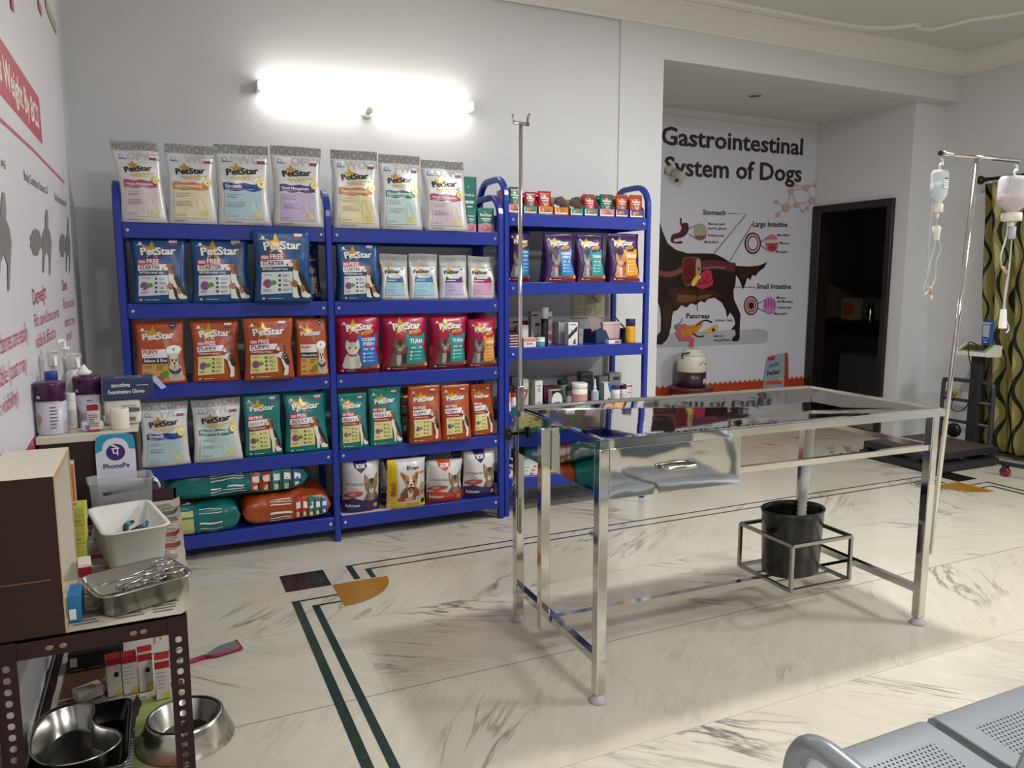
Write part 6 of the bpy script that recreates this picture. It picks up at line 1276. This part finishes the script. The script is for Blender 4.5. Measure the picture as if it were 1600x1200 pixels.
k = MB(); k.tube([(0, 0, z_), (0, 0, z_+.05)], .005, WHITE, 8); k.tube([(0, 0, z_+.05), (-.012, -.02, z_+.052), (-.016, -.03, z_+.044)], .006, WHITE, 8); k.lathe([(.014, z_+.02), (.014, z_+.03)], WHITE, 14); k.build('pump', t)
def spray(lb, x, y, H, rz):
    t = thing('spray_bottle', lb, 'bottle', (x, y, ZC2), rz, 'white spray bottles on the cabinet'); k = MB(); k.lathe([(.026, 0), (.028, .005), (.028, H*.5), (.022, H*.62), (.013, H*.72), (.012, H*.78)], mat('#e2e0da', 0.35), 20, sy=.8); k.build('body', t)
    k = MB(); k.loft([[(sx*.012, yy+q, zz) for sx, q, zz in ((-1, -.016, H*.80), (1, -.016, H*.80), (1, .016, H*.78), (-1, .016, H*.78))] for yy in (0,)]+[[(sx*.012, q, zz) for sx, q, zz in ((-1, -.035, H*.97), (1, -.035, H*.97), (1, .022, H*.98), (-1, .022, H*.98))]]+[[(sx*.010, q, zz) for sx, q, zz in ((-1, -.045, H), (1, -.045, H), (1, .014, H*1.0), (-1, .014, H*1.0))]], WHITE, smooth=False); hd = k.build('spray_head', t); k = MB(); k.bar((0, -.03, H*.93), (0, -.038, H*.80), .009, WHITE); k.build('trigger', hd); return t
spray('white spray bottle nearest the left wall on the cabinet', -.318, 2.86, .235, .3); spray('white spray bottle just right of the other one, behind the blue-capped bottle', -.262, 2.855, .225, .5)
CBT('supplement_jar', 'white bottle between the two purple canisters', 'bottle', 101, 119, 614, 2.72, '#dcdad6', '#dcdad6', 'jar', '#bdbbbb')
t = CBT('medicine_carton', 'small white box with red top and bottom bands at the cabinet front', 'medicine carton', 134, 155, 630, 2.66, '#d0cac4', '#9a1f26', 'can', '#b9b3b0') if False else carton('medicine_carton', 'small white box with red top and bottom bands at the cabinet front', 'medicine carton', 135, 155, 632, ZC2, 2.635, .03, ['#cbc4c0'], lambda A: (A.rect(0, .78, 1, 1, P('#9a1f28')), A.rect(0, 0, 1, .08, P('#9a1f28')), lines(A, .1, .9, [.2+.08*q for q in range(6)], P('#5a5a5c'), random.Random(2), .03)))
t = thing('tape_roll', 'cream adhesive tape roll standing at the cabinet front', 'tape', (-.128, 2.66, ZC2), 0); k = MB(); k.lathe([(.026, 0), (.027, .002), (.027, .062), (.026, .064), (.014, .064), (.014, .05)], paper('#dcd6c4'), 24); k.build('roll', t)
t = thing('cotton_pack', 'white packet with grey printed label below the glove box', 'packet', (-.122, 2.755, ZC2), -.0); k = MB(); k.box(-.052, -.035, 0, .052, .035, .082, paper('#dcd8ce'), .012); k.build('packet', t); A = Art(.104, .082); A.poly([(.5, .5), (.98, .5), (.98, .66), (.6, .7)], P('#5f6068')); A.rect(.62, .15, .85, .3, P('#77777a')); A.rect(.5, .74, .9, .77, P('#8a8a8c')); A.mesh('front_print', face_y(-.052, -.036, 0), parent=t)
t = thing('gauze_packet', 'crumpled clear packet lying at the cabinet front beside the canister', 'packet', (-.205, 2.66, ZC2), .2); k = MB(); k.box(-.03, -.022, 0, .03, .022, .032, paper('#d3d0d6'), .009); k.build('packet', t); k = MB(); k.box(-.022, -.0235, .006, .004, -.021, .022, P('#77689a')); k.build('packet_print', t)
t = thing('glove_box', 'navy box of examination gloves resting on the white packet', 'box', (-.098, 2.765, ZC2+.083), -.0); k = MB(); k.box(-.075, -.05, 0, .07, .05, .066, paper('#28345e'), .0015); k.build('box', t)
A = Art(.145, .066); A.text('zoctive', .16, .62, .13, WHT, .025); A.text('Examination Gloves', .10, .30, .12, WHT, .02, fit=.72); A.rect(.66, .66, .9, .69, WHT); A.mesh('front_print', face_y(-.075, -.05, 0), parent=t)
A = Art(.145, .1); A.ell(.5, .5, .3, P('#8f9ac0'), ry=.25); A.ell(.5, .5, .2, P('#1a2244'), ry=.15); A.mesh('top_print', lambda a, b, o: (-.075+a, -.05+b, .066+o), parent=t)
k = MB(); k.bar((.070, -.02, .066), (.101, -.03, .027), .05, paper('#8f9ac0'), .0012); k.build('open_flap', t)
t = thing('cotton_ball', 'tuft of white cotton on top of the purple canister behind', 'cotton', (-.226, 2.775, ZC2+.1585)); k = MB(); k.lathe([(.008, 0), (.02, .005), (.022, .014), (.012, .02), (.007, .03), (.003, .036)], WHITE, 12); k.build('cotton', t)
# ------------------------------------------------------------------ lower shelf of the maroon rack
GL = 'things on the lower shelf of the maroon rack'
t = thing('steel_tray', 'large rectangular steel tray under the kidney dish', 'tray', (-.226, 1.985, ZL+.0065), .0); k = MB(); open_tray(k, .101, .15, 0, .05, mat('#6f6e6a', 0.22, 1, .05), .9, .002, .007, .02); k.build('tray_shell', t)
kd = thing('kidney_dish', 'steel kidney dish lying inside the rectangular steel tray', 'kidney dish', (-.222, 1.972, ZL+.0145), 0)
ko = smooth_closed([(-.075, .13), (-.03, .145), (.01, .125), (.022, .085), (.018, .04), (.04, .0), (.075, -.035), (.085, -.08), (.055, -.12), (.0, -.135), (-.06, -.115), (-.095, -.06), (-.105, .01), (-.10, .08)], 5)
def kr(f, z, sh=0.0): return [((x-.0)*f, y*f, z) for x, y in ko]
k = MB(); k.loft([kr(.78, 0), kr(.84, .004), kr(.97, .06), kr(1.02, .066), kr(1.03, .069), kr(.985, .069), kr(.955, .062), kr(.82, .009), kr(.76, .005)], STEEL_D); k.build('dish', kd)
t = thing('feeding_bowl', 'round steel pet bowl at the front right of the lower shelf', 'bowl', (.004, 1.965, ZL+.0045)); k = MB(); k.lathe([(.112, 0), (.115, .003), (.092, .058), (.09, .066), (.084, .068), (.078, .064), (.066, .012), (.06, .010)], STEEL_D, 36); k.build('bowl', t)
for i, ((u, v), lb) in enumerate(zip(((178, 1088), (203, 1084), (228, 1080), (255, 1090)), ('first from left of the four red-topped white cartons', 'second from left of the four red-topped white cartons', 'third from left of the four red-topped white cartons', 'rightmost of the four red-topped white cartons'))):
    p = at_z(u, v, ZL+.004); t = thing('medicine_carton', lb+' on the lower shelf', 'medicine carton', (p.x+.002, p.y+.012+.01*(i < 3), ZL+.0035), .12-.04*i, GL); k = MB(); k.box(-.0185, -.02, 0, .0185, .02, .108+.008*(i > 1), paper('#bdb7ae'), .001); k.build('box', t)
    A = Art(.037, .11); A.rect(0, .82, 1, 1, P('#9c2328')); A.rect(.5, .5, .8, .62, KBL) if i % 2 == 0 else lines(A, .15, .8, [.3, .4, .5, .6, .7], P('#8a857c'), random.Random(i), .02); A.poly([(.4, .02), (.95, .02), (.9, .2), (.6, .15)], P('#c0a83c')); A.mesh('front_print', face_y(-.0185, -.02, 0), parent=t)
    A = Art(.037, .04); A.rect(0, 0, 1, 1, P('#a5282c')); A.mesh('top_print', lambda a, b, o: (-.0185+a, -.02+b, .108+.008*(i > 1)+o), parent=t)
for i, (x, lb) in enumerate(((-.275, 'black carton with white label, left of three on the lower shelf'), (-.228, 'black carton, middle of three on the lower shelf'), (-.181, 'black carton, right of three beside the white carton, lower shelf'))):
    t = thing('medicine_carton', lb, 'medicine carton', (x, 2.50, ZL+.0035), 0, GL); k = MB(); k.box(-.0228, -.04, 0, .0228, .04, .055, paper('#131517'), .001); k.build('box', t); A = Art(.0456, .055)
    if i == 0: A.rect(.1, .3, .5, .8, P('#b9b9b6'))
    A.rect(.1, .08, .9, .14, P('#5f6a66')); A.mesh('front_print', face_y(-.0228, -.04, 0), parent=t)
t = thing('white_carton', 'large plain white carton behind the red-topped cartons', 'carton', (-.07, 2.56, ZL+.0035), .0); k = MB(); k.box(-.085, -.07, 0, .085, .07, .10, paper('#d3d0ca'), .001); k.build('box', t); A = Art(.17, .1); A.rect(.5, .3, .53, .75, P('#d08a5a')); A.rect(.6, .4, .63, .7, P('#d08a5a')); A.mesh('front_print', face_y(-.085, -.07, 0), parent=t)
t = thing('medicine_carton', 'small white carton lying on the magazine beside the steel tray', 'medicine carton', (-.235, 2.295, ZL+.0035), .45, GL); k = MB(); k.box(-.034, -.022, 0, .034, .022, .028, paper('#cdc7bc'), .001); k.build('box', t); A = Art(.068, .044); A.ell(.6, .4, .18, P('#b9a84a')); A.rect(.1, .7, .8, .76, P('#8a857c')); A.mesh('top_print', lambda a, b, o: (-.034+a, -.022+b, .028+o), parent=t)
# brush on the floor
t = thing('grooming_brush', 'grey pet brush with magenta edge lying on the marble floor', 'brush', (.13, 3.05, 0.0), .25); MG = mat('#a01e4c', 0.4)
k = MB(); k.prism([(-.045, -.022), (-.01, -.034), (.085, -.036), (.088, .034), (.02, .030), (-.045, -.012)], .006, .014, mat('#77797c', 0.5)); k.build('brush_head', t)
k = MB(); k.tube([(-.045, -.022, .009), (-.01, -.036, .009), (.088, -.038, .009), (.091, .036, .009)], .0065, MG, 8); k.build('rim', t); k = MB(); k.tube([(-.045, -.018, .009), (-.13, -.02, .009), (-.19, -.018, .009)], .009, MG, 10); k.build('handle', t)
# ------------------------------------------------------------------ steel waiting bench in the foreground
def perforated():
    m = mat('#9ba1a6', 0.36, 0.35, 0.03).copy(); m.name = 'perforated_steel'; nt = m.node_tree; N = nt.nodes; Lk = nt.links.new; tc = N.new('ShaderNodeTexCoord'); sp = N.new('ShaderNodeSeparateXYZ'); Lk(tc.outputs['Object'], sp.inputs[0])
    def M(op, a, bb=None, c=None):
        n = N.new('ShaderNodeMath'); n.operation = op
        for i, x in enumerate((a, bb, c)):
            if x is None: continue
            if isinstance(x, (int, float)): n.inputs[i].default_value = x
            else: Lk(x, n.inputs[i])
        return n.outputs[0]
    py = M('DIVIDE', sp.outputs['Y'], .0105); row = M('FLOOR', py); px_ = M('ADD', M('DIVIDE', sp.outputs['X'], .0125), M('MULTIPLY', M('MODULO', M('ABSOLUTE', row), 2), .5))
    fx = M('MULTIPLY', M('SUBTRACT', M('FRACT', px_), .5), .0125); fy = M('MULTIPLY', M('SUBTRACT', M('FRACT', py), .5), .0105)
    hole = M('LESS_THAN', M('ADD', M('MULTIPLY', fx, fx), M('MULTIPLY', fy, fy)), .0030*.0030)
    ins = M('MULTIPLY', M('LESS_THAN', M('ABSOLUTE', sp.outputs['X']), .20), M('LESS_THAN', M('ABSOLUTE', sp.outputs['Y']), .15))
    Lk(M('SUBTRACT', 1, M('MULTIPLY', hole, ins)), N['Principled BSDF'].inputs['Alpha']); return m
PERF = perforated(); GB = mat('#92989d', 0.32, 0.35, 0.03)
bn = thing('waiting_bench', 'grey perforated steel waiting bench in the near right corner', 'bench', (1.335, .9, 0))
def seat(xc):
    k = MB(); W = .255; prof_ = [(.22, .385), (.226, .40), (.222, .418), (.205, .428), (.15, .424), (.05, .416), (-.08, .418), (-.18, .43), (-.22, .44)]
    rings = [[(x, y, z) for y, z in prof_]+[(x, y, z-.0035) for y, z in prof_[::-1]] for x in (-W, W)]
    vs = [p for r in rings for p in r]; n = len(rings[0]); k.faces(vs, [(i, (i+1) % n, n+(i+1) % n, n+i) for i in range(n)], PERF, True)
    k.faces(vs, [tuple(range(n))[::-1], tuple(range(n, 2*n))], GB)
    for s in (-1, 1): k.prism([(y, z-.001) for y, z in prof_]+[(y*.97, z-.035) for y, z in prof_[::-1]], s*W-.0025, s*W+.0025, GB, axis='x')
    o = k.build('seat', bn); o.location = (xc-1.335, 0, 0)
    bk = MB(); pr2 = [(-.235, .50), (-.25, .58), (-.275, .70), (-.30, .80)]; rings = [[(x, y, z) for y, z in pr2]+[(x, y-.004, z) for y, z in pr2[::-1]] for x in (-W, W)]; bk.loft(rings, GB)
    o = bk.build('backrest', bn); o.location = (xc-1.335, 0, 0)
seat(1.318); seat(1.862); seat(2.406)
k = MB(); k.box(-.33, -.03, .335, 1.37, .03, .385, GB, .006); k.build('support_beam', bn)
for x in (-.15, 1.2):
    k = MB(); k.bar((x, -.24, .02), (x, .22, .02), .04, GB); k.bar((x, 0, .02), (x, 0, .34), .045, GB); k.build('leg_frame', bn)
def arm(x):
    k = MB(); k.tube(smooth_open([(x, .075, .40), (x, .077, .53), (x, .06, .592), (x, .02, .619), (x, -.06, .617), (x, -.22, .60), (x, -.275, .59)], 6), .021, GB, 14, flat=1.0); k.build('armrest', bn)
arm(1.03-1.335); arm(2.69-1.335)
# ------------------------------------------------------------------ dim store room beyond the doorway
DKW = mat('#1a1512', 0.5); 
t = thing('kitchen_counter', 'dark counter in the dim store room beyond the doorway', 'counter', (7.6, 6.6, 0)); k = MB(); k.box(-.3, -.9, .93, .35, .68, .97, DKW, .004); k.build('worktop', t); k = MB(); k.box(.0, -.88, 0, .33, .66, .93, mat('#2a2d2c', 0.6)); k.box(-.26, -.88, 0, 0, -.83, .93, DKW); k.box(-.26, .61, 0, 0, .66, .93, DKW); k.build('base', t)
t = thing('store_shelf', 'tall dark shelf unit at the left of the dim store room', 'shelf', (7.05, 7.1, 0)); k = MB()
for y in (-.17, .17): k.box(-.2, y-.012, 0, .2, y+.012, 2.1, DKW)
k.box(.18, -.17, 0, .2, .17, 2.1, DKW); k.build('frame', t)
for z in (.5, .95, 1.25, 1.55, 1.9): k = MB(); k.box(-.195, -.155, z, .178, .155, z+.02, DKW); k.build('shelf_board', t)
for z, h, c, lb in ((.97, .12, '#8a7a60', 'pale carton on the store shelf at counter height'), (1.27, .08, '#77746c', 'grey carton on the middle board of the store shelf'), (1.57, .10, '#7a6a50', 'tan carton on the upper board of the store shelf')):
    q = thing('storage_box', lb, 'box', (7.02, 7.06, z+.0215-.02+.0005)); k = MB(); k.box(-.1, -.11, 0, .1, .09, h, paper(c), .003); k.build('box', q); k = MB(); k.box(-.1006, -.05, h*.3, -.1, .05, h*.7, paper('#c9c2b0')); k.build('box_label', q)
for u0, y, h, r, c, lb in ((1327, 0, .20, .10, '#8f8878', 'pale box leaning on the store room counter'),): 
    q = thing('storage_box', lb, 'box', (7.62, 6.72, .9715)); k = MB(); k.box(-.05, -.11, 0, .05, .11, .26, paper('#8d7f6a'), .003); k.build('box', q); k = MB(); k.box(-.051, -.08, .06, -.05, .08, .2, paper('#a8583c')); k.build('box_label', q)
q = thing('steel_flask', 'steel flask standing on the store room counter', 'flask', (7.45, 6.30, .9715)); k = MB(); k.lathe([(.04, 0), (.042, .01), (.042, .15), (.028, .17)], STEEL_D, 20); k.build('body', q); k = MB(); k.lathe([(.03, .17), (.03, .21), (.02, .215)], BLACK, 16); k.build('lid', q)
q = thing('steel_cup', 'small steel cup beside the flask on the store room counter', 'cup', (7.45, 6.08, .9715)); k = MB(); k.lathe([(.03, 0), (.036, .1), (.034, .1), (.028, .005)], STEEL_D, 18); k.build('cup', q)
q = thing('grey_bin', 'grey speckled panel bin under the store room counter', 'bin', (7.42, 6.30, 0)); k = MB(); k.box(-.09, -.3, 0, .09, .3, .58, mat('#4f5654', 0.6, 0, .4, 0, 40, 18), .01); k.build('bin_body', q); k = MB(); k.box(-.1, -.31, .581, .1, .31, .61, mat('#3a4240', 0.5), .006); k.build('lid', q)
